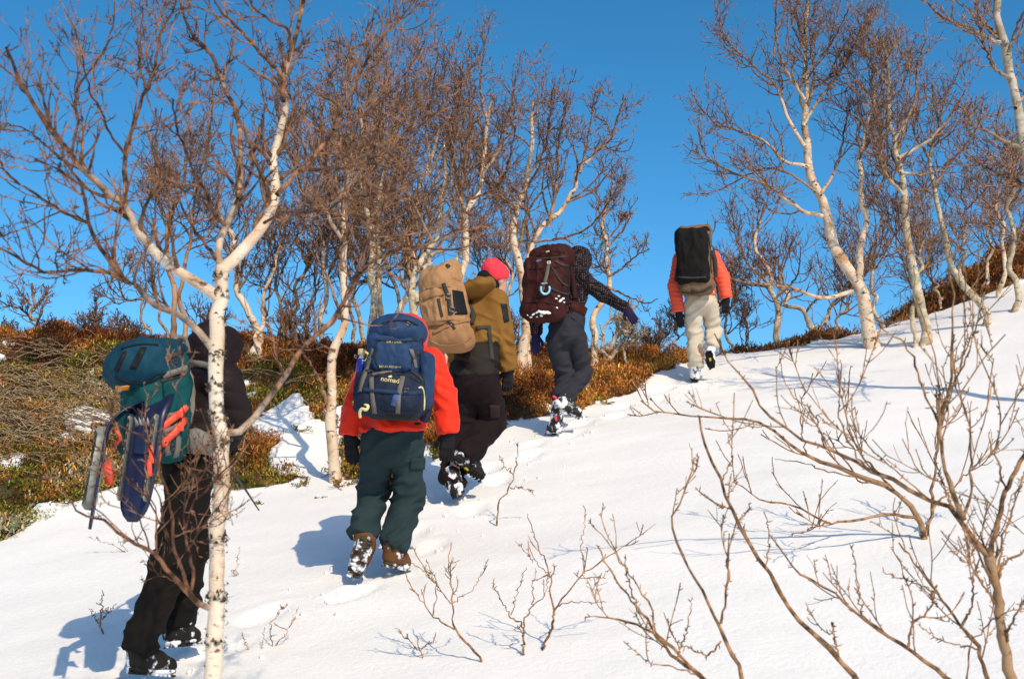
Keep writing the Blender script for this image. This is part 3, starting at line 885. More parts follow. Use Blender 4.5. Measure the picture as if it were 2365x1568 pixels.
birch('dark rough barked birch stem at the far right edge of the bank', 13.0,
      [([(2345, 720), (2343, 640), (2340, 560), (2335, 480), (2342, 400), (2350, 330)], 8, 3, .2)], seed=41, crown=.85, group=G2, mat=m_bark_lichen, levels=(9, 7.36, 4.68, 1.2))

# ------------------------------------------------------------------ bare bushes in the snow, right foreground
def bush(label, d, stems, seed, crown=.5, levels=(3.5, 3.0, 2.2), lens=((.16, .50), (.09, .27), (.04, .12)), rt=(.0017, .0013, .0010), spur=3.0, name='bare_bush', group=None, ground=False, from_ground=None, tm=None, cat='bush'):
    rg = np.random.default_rng(seed + 500)
    cr, st = Branches(), Branches()
    n = 20
    A_p, A_r = [], []
    base = None
    for path, r0, r1, dep in stems:
        pts = world_path(path, d, rg, depth=dep)
        if base is None:
            base = pts[0].copy()
        q = spline(pts, n); q[2:-1] += rg.normal(0, .0045 * d / 5, q[2:-1].shape)
        r = (r0 + (r1 - r0) * np.linspace(0, 1, n) ** .8) * d / F * .82
        r *= 1 + rg.normal(0, .13, n)
        A_p.append(q); A_r.append(r)
    g = ground_z([base[0]], [base[1]])[0][0]
    if base[2] > g - .02:
        A_p[0][0, 2] = g - .05
    A_p, A_r = np.array(A_p), np.array(A_r)
    st.add(A_p, A_r, 7)
    ln = np.linalg.norm(np.diff(A_p, axis=1), axis=2).sum(1)
    n1 = rg.poisson(levels[0] * np.clip(ln / .5, .3, 4))
    B_p, B_r = grow(A_p, A_r, n1, .15, 1, tuple(x * crown / .5 for x in lens[0]), (20, 50), .12, .10, 8, .42, rt[0], rg)
    cr.add(B_p, B_r, 5)
    C_p, C_r = grow(B_p, B_r, levels[1], .15, 1, tuple(x * crown / .5 for x in lens[1]), (20, 48), .10, .10, 6, .6, rt[1], rg)
    cr.add(C_p, C_r, 4)
    D_p, D_r = grow(C_p, C_r, levels[2] * .5, .2, 1, tuple(x * crown / .5 for x in lens[2]), (22, 52), .06, .12, 4, .75, rt[2], rg)
    cr.add(D_p, D_r, 3)
    if spur:
        for q, r, k in ((A_p, A_r, 5.0), (B_p, B_r, 1.6), (C_p, C_r, 1.0)):
            S_p, S_r = grow(q, r, spur * k, .05, 1, (.006, .018), (40, 80), .1, .2, 3, .6, .0018, rg, lfall=0)
            S_r[:, 0] = .0011; S_r[:, 1] = .0017; S_r[:, 2] = .0006
            S_r *= max(1.0, d / 5.0)
            cr.add(S_p, S_r, 4)
    root = empty(name, base)
    link('stem', st.mesh('stem'), tm or m_bush, root, -base)
    link('crown', cr.mesh('crown'), tm or m_bush, root, -base)
    tag(root, label, cat, group)
    return root


bush('big bare bush with a thick forked brown stem at the right', 3.1, [
    ([(2345, 1640), (2335, 1568), (2312, 1455), (2299, 1351), (2283, 1284)], 17, 13, 0),
    ([(2285, 1290), (2299, 1222), (2325, 1134), (2365, 1046), (2400, 930)], 9, 4, -.15),
    ([(2283, 1284), (2237, 1232), (2205, 1186), (2148, 1155), (2081, 1118), (1998, 1077), (1905, 1035), (1832, 1004), (1770, 953), (1734, 895), (1682, 833), (1650, 770)], 9, 2.0, .35),
    ([(2226, 1200), (2200, 1140), (2180, 1080), (2177, 1020), (2174, 994), (2185, 921), (2200, 849), (2195, 797), (2200, 704), (2190, 620)], 7.5, 2.2, -.15),
    ([(2172, 985), (2164, 968), (2133, 896), (2097, 802), (2050, 765), (2000, 735)], 4.5, 1.7, -.2),
    ([(2226, 1190), (2242, 1140), (2242, 1092), (2240, 1010), (2226, 927), (2205, 860)], 4.5, 1.6, .1),
    ([(2205, 1186), (2180, 1120), (2160, 1065)], 4, 2, .2),
    ([(2299, 1351), (2320, 1300), (2365, 1270), (2400, 1220)], 4.5, 2, 0),
    ([(2305, 1400), (2260, 1330), (2240, 1250)], 3.5, 1.5, -.1),
    ([(2299, 1340), (2320, 1240), (2345, 1150), (2370, 1080)], 4, 1.8, .1),
    ([(2325, 1134), (2300, 1050), (2310, 960), (2290, 860)], 3.5, 1.4, -.2),
    ([(2320, 1500), (2345, 1420), (2390, 1360)], 4, 2, -.1),
    ([(1998, 1077), (1950, 1000), (1940, 920), (1945, 840)], 3.2, 1.2, .1),
    ([(1905, 1035), (1880, 960), (1820, 900), (1800, 830)], 2.6, 1.1, .1),
    ([(2148, 1155), (2060, 1080), (1990, 1010), (1960, 940)], 2.8, 1.2, -.1),
    ([(2185, 921), (2230, 830), (2260, 740), (2270, 660)], 3, 1.3, -.1),
], 60, crown=.44, levels=(2.3, 2.4, 1.8))
_b2 = hit(2138, 1243)
bush('low bare bush rooted in the snow with long boughs reaching left', float(_b2[1]), [
    ([(2138, 1246), (2123, 1201), (2076, 1144), (2029, 1113), (1957, 1087), (1863, 1051), (1801, 1009), (1760, 978), (1667, 963), (1589, 958), (1511, 947), (1480, 925)], 9, 1.6, -.4),
    ([(2136, 1240), (2154, 1170), (2159, 1066), (2170, 990), (2190, 910)], 6, 2, .2),
    ([(2125, 1205), (2107, 1193), (2029, 1191), (1915, 1206), (1843, 1170), (1755, 1154), (1693, 1113)], 5, 1.5, -.3),
    ([(1915, 1206), (1870, 1222), (1822, 1237)], 2.6, 1.2, -.3),
    ([(2076, 1144), (2000, 1060), (1960, 1000), (1950, 900)], 4, 1.4, .2),
    ([(2029, 1113), (1920, 1090), (1840, 1065), (1790, 1060)], 3, 1.2, .1),
    ([(2150, 1180), (2200, 1130), (2250, 1080)], 3.5, 1.3, .1),
    ([(1863, 1051), (1850, 960), (1860, 880)], 2.4, 1.1, 0),
], 61, crown=.5, levels=(2.0, 2.0, 1.5), rt=(.0032, .0024, .002), spur=2)
bush('bare bush of three upright rods at the bottom, below the low bush', 3.3, [
    ([(2010, 1640), (1978, 1568), (1936, 1517), (1832, 1414), (1770, 1315), (1703, 1206), (1667, 1113), (1620, 1004), (1615, 960)], 9, 3.2, .2),
    ([(1720, 1600), (1708, 1553), (1667, 1455), (1625, 1372), (1568, 1263), (1553, 1196), (1579, 1144), (1604, 1056)], 6.5, 1.8, .1),
    ([(1665, 1440), (1682, 1340), (1682, 1274), (1700, 1206)], 4, 2, .1),
    ([(1703, 1206), (1720, 1190), (1732, 1160)], 2.5, 1.5, 0),
    ([(1936, 1517), (1925, 1460), (1924, 1440)], 3, 2, 0),
    ([(1665, 1480), (1640, 1510), (1600, 1500), (1560, 1480)], 3, 1.4, -.1),
    ([(1667, 1113), (1690, 1060), (1680, 1000)], 2.4, 1.2, 0),
    ([(1770, 1315), (1775, 1240), (1765, 1180)], 2.4, 1.2, 0),
], 62, crown=.28, levels=(1.7, 1.8, 1.2))
bush('bare bush with long rods slanting up left, beside the thick forked bush', 3.2, [
    ([(2240, 1600), (2195, 1568), (2097, 1496), (2009, 1440), (1926, 1372), (1832, 1310), (1775, 1232)], 8, 2, .2),
    ([(2290, 1600), (2260, 1500), (2221, 1445), (2169, 1372), (2112, 1300), (2076, 1253)], 7, 2.4, .2),
    ([(2097, 1496), (2110, 1440), (2150, 1400), (2165, 1350)], 4, 1.8, 0),
    ([(2221, 1445), (2245, 1390), (2250, 1330), (2262, 1290)], 4.5, 2, 0),
    ([(1990, 1425), (1982, 1350), (1965, 1260)], 2.6, 1.2, 0),
    ([(2169, 1372), (2100, 1340), (2040, 1320)], 2.4, 1.1, 0),
    ([(2260, 1500), (2180, 1480), (2120, 1440)], 2.6, 1.2, 0),
    ([(2230, 1580), (2250, 1480), (2310, 1420), (2380, 1400)], 3, 1.3, -.2),
], 63, crown=.30, levels=(1.8, 2.0, 1.4))
bush('bare bush sprawling left from the bottom edge, nearest the saplings', 3.4, [
    ([(1680, 1620), (1630, 1568), (1563, 1522), (1511, 1465), (1460, 1440), (1400, 1425), (1350, 1425)], 8, 1.8, .1),
    ([(1600, 1545), (1511, 1450), (1470, 1400), (1420, 1330), (1380, 1260)], 5, 2, .1),
    ([(1511, 1465), (1500, 1400), (1450, 1320), (1400, 1250), (1360, 1200)], 3.4, 1.2, .15),
    ([(1563, 1522), (1590, 1440), (1600, 1380)], 2.6, 1.2, 0),
    ([(1470, 1400), (1450, 1330), (1445, 1280)], 2.4, 1.2, 0),
    ([(1630, 1568), (1560, 1540), (1500, 1530), (1440, 1480)], 2.6, 1.1, -.1),
], 64, crown=.28, levels=(1.7, 1.8, 1.2))

# ------------------------------------------------------------------ saplings poking out of the snow
def sapling(label, stems, seed, crown=.3, levels=(2.4, 1.6, .9), group=None, tm=None, rk=1.0):
    p = hit(*stems[0][0][0])
    return bush(label, float(p[1]), stems, seed, crown=crown, levels=levels, lens=((.10, .30), (.06, .16), (.03, .08)), rt=(.0021 * rk, .0016 * rk, .0013 * rk), spur=1.2, name='birch_sapling', group=group, tm=tm, cat='sapling')


sapling('leaning leafless sapling with one long bare lower stem in the snow', [([(1120, 1529), (1085, 1490), (1050, 1453), (1046, 1392), (1038, 1307), (1042, 1252)], 3.8, 1.2, .1), ([(1050, 1453), (1000, 1421), (970, 1380), (941, 1341), (930, 1300)], 2.4, 1, -.1),
         ([(1000, 1421), (1006, 1380), (1004, 1337), (970, 1310), (940, 1298)], 2, .9, .1), ([(1048, 1400), (1000, 1340), (985, 1290)], 1.8, .8, 0), ([(1046, 1392), (1090, 1360), (1120, 1310)], 1.7, .8, 0)], 70)
sapling('small leafless sapling with a low Y fork, between two larger saplings', [([(1209, 1512), (1209, 1480), (1209, 1451)], 3.2, 2.6, 0), ([(1209, 1451), (1177, 1417), (1155, 1380), (1135, 1345)], 2.4, 1, .1), ([(1209, 1451), (1220, 1420), (1232, 1400), (1261, 1366), (1265, 1330)], 2.4, 1, -.1),
         ([(1180, 1420), (1195, 1370), (1215, 1310)], 1.8, .8, 0), ([(1232, 1400), (1230, 1360), (1236, 1310)], 1.6, .8, 0)], 71)
sapling('leafless sapling with a long shoot reaching far right across the snow', [([(1251, 1501), (1274, 1451), (1280, 1409)], 3.6, 3, 0), ([(1280, 1409), (1272, 1370), (1270, 1333), (1250, 1280), (1236, 1244), (1219, 1185)], 2.8, 1, .1), ([(1280, 1409), (1310, 1370), (1350, 1324), (1422, 1274), (1470, 1240), (1514, 1210)], 2.8, .9, -.1),
         ([(1285, 1402), (1310, 1392), (1360, 1390), (1400, 1390)], 1.8, .8, 0), ([(1350, 1324), (1345, 1260), (1352, 1200)], 1.6, .8, 0), ([(1270, 1333), (1240, 1300), (1190, 1250)], 1.6, .7, 0), ([(1340, 1330), (1390, 1330), (1410, 1310)], 1.4, .7, 0)], 72)
sapling('little crooked sapling alone on the snow below the boots of the third walker', [([(1147, 1206), (1150, 1180), (1156, 1151), (1177, 1126), (1192, 1075), (1196, 1020)], 2.6, .9, 0), ([(1177, 1126), (1205, 1128), (1223, 1130), (1235, 1145)], 1.6, .8, 0), ([(1185, 1095), (1165, 1075), (1152, 1050)], 1.5, .7, 0)], 73, crown=.16)
sapling('tiny bent sapling nearly buried beside the leaning sapling', [([(979, 1518), (965, 1500), (940, 1475), (911, 1451)], 2, .8, 0), ([(970, 1505), (980, 1490), (1010, 1480)], 1.4, .7, 0)], 74, crown=.14)
sapling('dark little sapling inside the shadow of the first walker', [([(240, 1465), (232, 1440), (234, 1400), (236, 1362)], 3, 1.2, 0), ([(233, 1445), (215, 1420), (205, 1405)], 1.8, .9, 0), ([(236, 1430), (255, 1410), (268, 1395)], 1.8, .9, 0), ([(236, 1412), (250, 1408)], 1.4, .8, 0)], 75, crown=.10, levels=(1.2, .6, .3))
sapling('faint thin sapling just right of the foot of the first birch', [([(630, 1490), (625, 1450), (640, 1420), (655, 1400)], 1.6, .7, 0), ([(635, 1490), (665, 1450), (690, 1400)], 1.4, .6, 0)], 76, crown=.14)
sapling('wispy dry stems left of the first walker legs', [([(300, 1280), (270, 1262), (240, 1250), (205, 1240)], 1.5, .6, 0), ([(298, 1280), (280, 1255), (270, 1240)], 1.3, .6, 0)], 77, crown=.12, tm=m_dry)
sapling('single thin stalk standing right of the first birch trunk', [([(546, 1330), (550, 1290), (553, 1262)], 1.3, .6, 0), ([(548, 1325), (540, 1322), (535, 1318)], 1, .5, 0)], 78, crown=.08, tm=m_dry, levels=(.8, .3, .1))
sapling('short pair of stalks at the snow below the first birch shoots', [([(575, 1500), (565, 1480), (560, 1465)], 1.3, .6, 0), ([(605, 1490), (612, 1465), (613, 1452)], 1.2, .6, 0)], 79, crown=.08, tm=m_dry, levels=(.8, .3, .1))

# ------------------------------------------------------------------ heath plants: too many to count, one object of each kind
def tufts(name, label, n, region, pal, hgt, blades, width, seed, keep=None, lean=.55, cat='heather', droop=.25, edge=0.03, size_noise=3.4, rise=.11):
    """low plants: every plant a spray of narrow bent shoots, coloured by species patch"""
    rg = np.random.default_rng(seed)
    x = rg.uniform(region[0], region[1], n); y = rg.uniform(region[2], region[3], n)
    m = heath_mask(x, y)
    ok = m > edge
    if keep is not None: ok &= keep(x, y, rg)
    x, y = x[ok], y[ok]
    z = ground_z(x, y)[0] - .015
    k = len(x)
    base = np.c_[x, y, z]
    sz = .25 + 1.5 * np.clip(fbm(base * size_noise, 2) * 1.6 - .3, 0, 1.2)
    B = blades
    bp = np.repeat(base, B, 0) + np.c_[rg.normal(0, .03, (k * B, 2)), rg.random(k * B) ** .7 * rise * np.repeat(sz, B)]
    az = rg.uniform(0, 2 * math.pi, k * B); le = np.abs(rg.normal(0, lean, k * B))
    d = np.c_[np.cos(az) * np.sin(le), np.sin(az) * np.sin(le), np.cos(le)]
    L = rg.uniform(hgt[0], hgt[1], k * B) * np.repeat(sz, B)
    p1 = bp + d * (L * .55)[:, None]
    d2 = norm(d + np.c_[rg.normal(0, .35, (k * B, 2)), np.full(k * B, -droop)])
    p2 = p1 + d2 * (L * .45)[:, None]
    sa = rg.uniform(0, math.pi, k * B)
    s = np.c_[np.cos(sa), np.sin(sa), rg.normal(0, .2, k * B)]
    w = rg.uniform(width[0], width[1], k * B)[:, None]
    V = np.stack([bp - s * w * .5, bp + s * w * .5, p1 + s * w * .65, p1 - s * w * .65, p2], 1).reshape(-1, 3)
    o = np.arange(k * B)[:, None] * 5
    me = mesh_np(name, V, [o + np.array([[0, 1, 2, 3]]), o + np.array([[3, 2, 4]])], smooth=False)
    pc = pal(base, rg)
    col = np.repeat(pc, B, 0) * np.exp(rg.normal(0, .42, (k * B, 1))) * (1 + rg.normal(0, .08, (k * B, 3)))
    c5 = np.repeat(col, 5, 0)
    set_col(me, 'col', np.clip(c5, 0, 1))
    o = link(name, me, m_plant)
    tag(o, label, cat, kind='stuff')
    return o


m_plant, nt, b = nodes_of('heath_plants')
a = attr_node(nt, 'col')
nt.links.new(a.outputs['Color'], b.inputs['Base Color'])
b.inputs['Roughness'].default_value = 0.75
b.inputs['Specular IOR Level'].default_value = 0.15


def pick(cols, f):
    cols = np.array(cols); f = np.clip(f, 0, .9999) * (len(cols) - 1)
    i = f.astype(int); w = (f - i)[:, None]
    return cols[i] * (1 - w) + cols[np.minimum(i + 1, len(cols) - 1)] * w


def green_field(p):
    """where the evergreen mats grow: mostly low on the left bank and round the snow hole"""
    f = fbm(p * np.array([.9, .9, .2]) + 4.2, 3)
    left = smooth(1.2, -1.5, p[:, 0])
    low = smooth(13.0, 11.2, p[:, 1])
    return f * .9 + .17 * left * low - .10 * (1 - left) - .10 * (1 - low)


REG = (-8.5, 3.3, 8.0, 14.6)
tufts('heather', 'orange brown heather covering the bank', 90000, REG,
      lambda p, rg: pick([(.05, .016, .006), (.19, .060, .014), (.42, .155, .03), (.58, .28, .06)], fbm(p * 2.2 + 3, 3) * 1.9 - .45 - .22 * smooth(11.6, 12.6, p[:, 1]) * smooth(1.5, -1.0, p[:, 0]) + .12 * smooth(-1.5, 1.0, p[:, 0]) + rg.normal(0, .12, len(p))),
      (.016, .048), 10, (.005, .010), 1, lean=.95, keep=lambda x, y, rg: (green_field(np.c_[x, y, 0 * x]) < .53 + rg.normal(0, .03, len(x))) | (rg.random(len(x)) < .22))
tufts('crowberry_mat', 'green crowberry and moss mats on the bank', 60000, REG,
      lambda p, rg: pick([(.016, .03, .005), (.07, .09, .009), (.26, .21, .024), (.48, .33, .05)], fbm(p * 2.6 + 8, 3) * 2.1 - .52 + rg.normal(0, .1, len(p))),
      (.012, .036), 10, (.006, .011), 2, rise=.055, keep=lambda x, y, rg: green_field(np.c_[x, y, 0 * x]) > .50 + rg.normal(0, .03, len(x)), lean=.95, cat='crowberry', size_noise=4)
tufts('heather', 'rust brown heather on the bank behind the right snow skyline', 26000, (2.6, 11.5, 12.8, 18),
      lambda p, rg: pick([(.07, .022, .008), (.23, .08, .02), (.42, .19, .05)], fbm(p * 1.6 + 3, 3) * 1.5 - .28 + rg.normal(0, .12, len(p))),
      (.022, .06), 8, (.008, .014), 3, lean=.95, keep=lambda x, y, rg: x > 2.9)


def lichen_keep(x, y, rg):
    e = poly_dist(x, y, _edge, closed=False)
    return (x < -2.6) & (e < .55 + rg.normal(0, .1, len(x))) & (fbm(np.c_[x, y, 0 * x] * 3.1 + 2, 2) > .52) | (fbm(np.c_[x, y, 0 * x] * 2.1 + 12, 2) > .80)


tufts('reindeer_lichen', 'pale yellowish reindeer lichen at the lower snow edge', 22000, (-6.5, 0, 8.0, 13),
      lambda p, rg: pick([(.26, .24, .12), (.48, .44, .26)], rg.random(len(p))), (.02, .045), 8, (.008, .014), 4, keep=lichen_keep, lean=.9, cat='lichen', edge=-.05)


# long dry stems combed down the left bank
def dry_stems():
    rg = np.random.default_rng(5)
    bs = []
    for px, py, n in [(150, 960, 70), (80, 930, 70), (60, 1010, 70), (210, 1000, 45), (20, 980, 60), (120, 870, 50), (250, 940, 40), (-20, 1040, 40), (560, 990, 14), (640, 880, 12)]:
        c = hit(px, py)
        for i in range(n):
            x, y = c[0] + rg.normal(0, .5), c[1] + rg.normal(0, .32)
            z = Tz(x, y) + .03
            L = rg.uniform(.3, .85); a = rg.normal(2.75, .35)
            hv = np.array([math.cos(a), -abs(math.sin(a)) * .5, 0]) * L
            t = np.linspace(0, 1, 6)[:, None]
            pts = np.array([x, y, z]) + hv * t + np.array([0, 0, 1]) * (np.sin(t * 2.4) * rg.uniform(.06, .2) - .22 * L * t * t)
            gz_ = T(pts[:, 0], pts[:, 1]) + .04
            pts[:, 2] = np.maximum(pts[:, 2], gz_) + rg.normal(0, .003, 6) + .02
            bs.append(pts)
    bs = np.array(bs)
    br = Branches(); r = np.linspace(.0048, .0022, 6)[None] * rg.uniform(.7, 1.4, (len(bs), 1))
    br.add(bs, r, 3)
    o = link('dry_stems', br.mesh('dry_stems'), m_dry)
    tag(o, 'long straw coloured dry stems combed down the left bank', 'dry stems', kind='stuff')


dry_stems()


# separate evergreen sprigs poking out of the snow
def sprig(label, px, py, size, seed, cols, group='sprigs at the snow edge'):
    rg = np.random.default_rng(seed)
    g = hit(px, py); g[2] = ground_z([g[0]], [g[1]])[0][0] - .01
    st = np.zeros((1, 4, 3))
    n = int(9 * size / .15)
    A = []
    for i in range(n):
        a = rg.uniform(0, 2 * math.pi); e = rg.uniform(.25, 1.2)
        L = size * rg.uniform(.6, 1.2)
        t = np.linspace(0, 1, 5)[:, None]
        dirv = np.array([math.cos(a) * math.cos(e), math.sin(a) * math.cos(e), math.sin(e)])
        A.append(g + dirv * L * t + np.array([0, 0, -.25 * L]) * t * t + rg.normal(0, .006, (5, 3)) * t)
    A = np.array(A); br = Branches(); br.add(A, np.linspace(.003, .0012, 5)[None] * np.ones((n, 1)), 4)
    root = empty('evergreen_sprig', g)
    link('stems', br.mesh('stems'), m_dry, root, -g)
    Lp, Lr = grow(A, np.full((n, 5), .002), 26, .15, 1, (.012, .03), (30, 75), .05, .1, 3, .6, .001, rg, lfall=.2)
    k = len(Lp)
    s = norm(np.cross(Lp[:, 2] - Lp[:, 0], rg.normal(size=(k, 3)))) * rg.uniform(.003, .0065, (k, 1))
    V = np.stack([Lp[:, 0], Lp[:, 1] - s, Lp[:, 2], Lp[:, 1] + s], 1).reshape(-1, 3)
    me = mesh_np('foliage', V, np.arange(k * 4).reshape(-1, 4), smooth=False)
    set_col(me, 'col', np.repeat(pick(cols, rg.random(k)), 4, 0))
    link('foliage', me, m_plant, root, -g)
    tag(root, label, 'sprig', group)


_gr = [(.05, .065, .01), (.16, .14, .02), (.30, .20, .04)]
_or = [(.16, .08, .015), (.33, .18, .035), (.20, .16, .03)]
for i, (px, py, sz, cc, lb) in enumerate([
    (780, 1128, .15, _or, 'golden brown sprig tuft at the root of the forked birch'), (655, 1085, .18, _gr, 'dark green juniper sprig in the snow gap behind the first birch'),
    (620, 1120, .13, _or, 'yellow brown sprig just right of the first birch trunk'), (700, 1120, .12, _gr, 'small yellow green sprig on the snow left of the forked birch'),
    (820, 1120, .12, _or, 'orange sprig showing left of the green trouser legs'), (900, 1135, .14, _or, 'rust orange sprig seen between the green trouser legs'),
    (740, 1150, .06, _or, 'tiny tan sprig lying on the snow below the forked birch'), (600, 1160, .05, _or, 'tiny ochre sprig on open snow right of the first birch'),
    (1400, 930, .12, _or, 'thin brown sprig at the snow edge beyond the raised boot'), (690, 1000, .14, _gr, 'green sprig in the middle of the snow gap'),
    (1470, 893, .12, _or, 'brown sprig on the snow edge below the heath tip'), (1850, 803, .10, _or, 'brown sprig on the snow below the squat birch')]):
    sprig(lb, px, py, sz, 40 + i, cc)


# clods of kicked-up snow along the trodden line
def clods():
    rg = np.random.default_rng(8)
    V, Q = [], []
    ph = np.array([(0, 0, 1), (1, 0, 0), (0, 1, 0), (-1, 0, 0), (0, -1, 0), (0, 0, -1)], float)
    tri = np.array([(0, 1, 2), (0, 2, 3), (0, 3, 4), (0, 4, 1), (5, 2, 1), (5, 3, 2), (5, 4, 3), (5, 1, 4)])
    pts = []
    for c, u in _steps:
        for k in range(rg.poisson(9)):
            pts.append((c[0] + rg.normal(0, .2), c[1] + rg.normal(0, .2)))
    pts = np.array(pts); z = ground_z(pts[:, 0], pts[:, 1])[0]
    for (x, y), zz in zip(pts, z):
        r = rg.uniform(.005, .02)
        V.append(np.array([x, y, zz + r * .3]) + ph * r * rg.uniform(.6, 1.3, (6, 1))); Q.append(tri + 6 * (len(V) - 1))
    o = link('snow_clods', mesh_np('snow_clods', np.concatenate(V), np.concatenate(Q)), m_clod)
    tag(o, 'small clods of kicked up snow along the footprints', 'snow', kind='stuff')


m_clod = plain('snow_clod', (0.88, 0.855, 0.82), .7)
clods()

# ------------------------------------------------------------------ soft shapes: blended volumes turned into one skin
def rot(yaw=0, roll=0, pitch=0):
    """yaw about the vertical, roll in the picture plane (clockwise as seen), pitch about the sideways axis; degrees"""
    y, r, p = map(R_, (yaw, roll, pitch))
    Rz = np.array([[math.cos(y), -math.sin(y), 0], [math.sin(y), math.cos(y), 0], [0, 0, 1]])
    Ry = np.array([[math.cos(r), 0, math.sin(r)], [0, 1, 0], [-math.sin(r), 0, math.cos(r)]])
    Rx = np.array([[1, 0, 0], [0, math.cos(p), -math.sin(p)], [0, math.sin(p), math.cos(p)]])
    return Rz @ Ry @ Rx


def cap(a, b, ra, rb=None, ax=None, k=1.0):
    """tapered capsule; ax,k flatten it along ax"""
    a, b = np.asarray(a, float), np.asarray(b, float)
    rb = ra if rb is None else rb
    M = np.eye(3)
    if ax is not None:
        u = np.asarray(ax, float); u = u / np.linalg.norm(u)
        M = np.eye(3) + (k - 1) * np.outer(u, u)
    a2, b2 = M @ a, M @ b
    ba = b2 - a2; bb = max(ba @ ba, 1e-12)

    def f(p):
        q = p @ M.T - a2
        t = np.clip(q @ ba / bb, 0, 1)
        return np.sqrt(((q - t[:, None] * ba) ** 2).sum(1)) - (ra + (rb - ra) * t)
    r = max(ra, rb)
    return f, np.minimum(a, b) - r, np.maximum(a, b) + r


def ell(c, r, R=np.eye(3)):
    c, r = np.asarray(c, float), np.asarray(r, float)

    def f(p):
        q = (p - c) @ R / r
        l = np.sqrt((q * q).sum(1))
        return (l - 1) * r.min() * np.clip(l, .6, 1.6) ** 0
    m = r.max()
    return f, c - m, c + m


def box(c, h, r, R=np.eye(3), taper=0.0, belly=0.0):
    """rounded box, half sizes h, corner radius r; taper narrows the top, belly rounds the faces out"""
    c, h = np.asarray(c, float), np.asarray(h, float)

    def f(p):
        q = (p - c) @ R
        s = 1 - taper * (q[:, 2] / h[2])
        q = np.c_[q[:, 0] / s, q[:, 1] / (1 - taper * .5 * q[:, 2] / h[2]), q[:, 2]]
        if belly:
            w = belly * (1 - np.clip(np.abs(q[:, 2]) / h[2], 0, 1) ** 2) * (1 - np.clip(np.abs(q[:, 0]) / h[0], 0, 1) ** 2)
            q[:, 1] = q[:, 1] / (1 + w / h[1])
        d = np.abs(q) - (h - r)
        return np.sqrt((np.maximum(d, 0) ** 2).sum(1)) + np.minimum(d.max(1), 0) - r
    m = np.linalg.norm(h) * 1.05 + belly
    return f, c - m, c + m


class Soft:
    disp = None

    def __init__(self, k=.03): self.p = []; self.k = k; self.cuts = []; self.subs = []

    def add(self, prim, k=None): self.p.append((prim, self.k if k is None else k)); return self

    def cut(self, pt, n):
        """remove everything on the +n side of the plane"""
        self.cuts.append((np.asarray(pt, float), norm(np.asarray(n, float)))); return self

    def sub(self, prim): self.subs.append(prim); return self

    def __call__(self, p):
        d = None
        for (f, _, _), k in self.p:
            e = f(p)
            if d is None: d = e
            elif k <= 0: d = np.minimum(d, e)
            else:
                h = np.clip(.5 + .5 * (e - d) / k, 0, 1)
                d = e + (d - e) * h - k * h * (1 - h)
        for f, _, _ in self.subs: d = np.maximum(d, -f(p))
        for c, n in self.cuts: d = np.maximum(d, (p - c) @ n)
        return d

    def surf(self, p):
        d = self(p)
        if self.disp is not None:
            near = np.abs(d) < .05
            d = d.copy(); d[near] -= self.disp(p[near])
        return d

    def bounds(self):
        lo = np.min([q[0][1] for q in self.p], 0); hi = np.max([q[0][2] for q in self.p], 0)
        return lo, hi

    def grad(self, p, e=.004):
        g = np.stack([self(p + e * np.eye(3)[i]) - self(p - e * np.eye(3)[i]) for i in range(3)], 1)
        return norm(g)

    def skin(self, cell):
        lo, hi = self.bounds(); lo = lo - 2.5 * cell; hi = hi + 2.5 * cell
        n = np.ceil((hi - lo) / cell).astype(int) + 1
        ax = [lo[i] + np.arange(n[i]) * cell for i in range(3)]
        g = np.stack(np.meshgrid(*ax, indexing='ij'), -1).reshape(-1, 3)
        S = np.concatenate([self(g[i:i + 400000]) for i in range(0, len(g), 400000)]).reshape(n)
        ins = S < 0
        c = [slice(0, -1), slice(1, None)]
        cnt = np.zeros(n - 1, int); acc = np.zeros(tuple(n - 1) + (3,))
        I = np.stack(np.meshgrid(*[np.arange(m - 1) for m in n], indexing='ij'), -1).astype(float)
        for axs in range(3):
            o1, o2 = [i for i in range(3) if i != axs]
            for a in (0, 1):
                for b_ in (0, 1):
                    s0 = [None] * 3; s0[axs] = c[0]; s0[o1] = c[a]; s0[o2] = c[b_]
                    s1 = list(s0); s1[axs] = c[1]
                    A, B = S[tuple(s0)], S[tuple(s1)]
                    x = (A < 0) != (B < 0)
                    t = A[x] / (A[x] - B[x])
                    off = np.zeros((len(t), 3)); off[:, axs] = t; off[:, o1] = a; off[:, o2] = b_
                    acc[x] += off; cnt[x] += 1
        act = cnt > 0
        idx = np.full(n - 1, -1); idx[act] = np.arange(act.sum())
        V = lo + (I[act] + acc[act] / cnt[act][:, None]) * cell
        Q = []
        for axs in range(3):
            o1, o2 = [(1, 2), (2, 0), (0, 1)][axs]
            s0 = [slice(1, -1)] * 3; s0[axs] = slice(0, -1)
            s1 = [slice(1, -1)] * 3; s1[axs] = slice(1, None)
            A, B = ins[tuple(s0)], ins[tuple(s1)]
            for flip in (0, 1):
                w = np.argwhere((A & ~B) if not flip else (~A & B))
                if not len(w): continue
                w = w.copy(); w[:, o1] += 1; w[:, o2] += 1
                e1 = np.eye(3, dtype=int)[o1]; e2 = np.eye(3, dtype=int)[o2]
                q = np.stack([idx[tuple((w - e1 - e2).T)], idx[tuple((w - e2).T)], idx[tuple(w.T)], idx[tuple((w - e1).T)]], 1)
                Q.append(q if not flip else q[:, ::-1])
        return V, np.concatenate(Q)

    def obj(self, name, mat, parent, cell=.01, disp=None, seed=0):
        V, Q = self.skin(cell)
        self.disp = disp
        if disp is not None:
            nrm = self.grad(V)
            V = V + nrm * disp(V)[:, None]
        return link(name, mesh_np(name, V, Q), mat, parent)


def ridge(n): return 1 - np.abs(2 * n - 1)


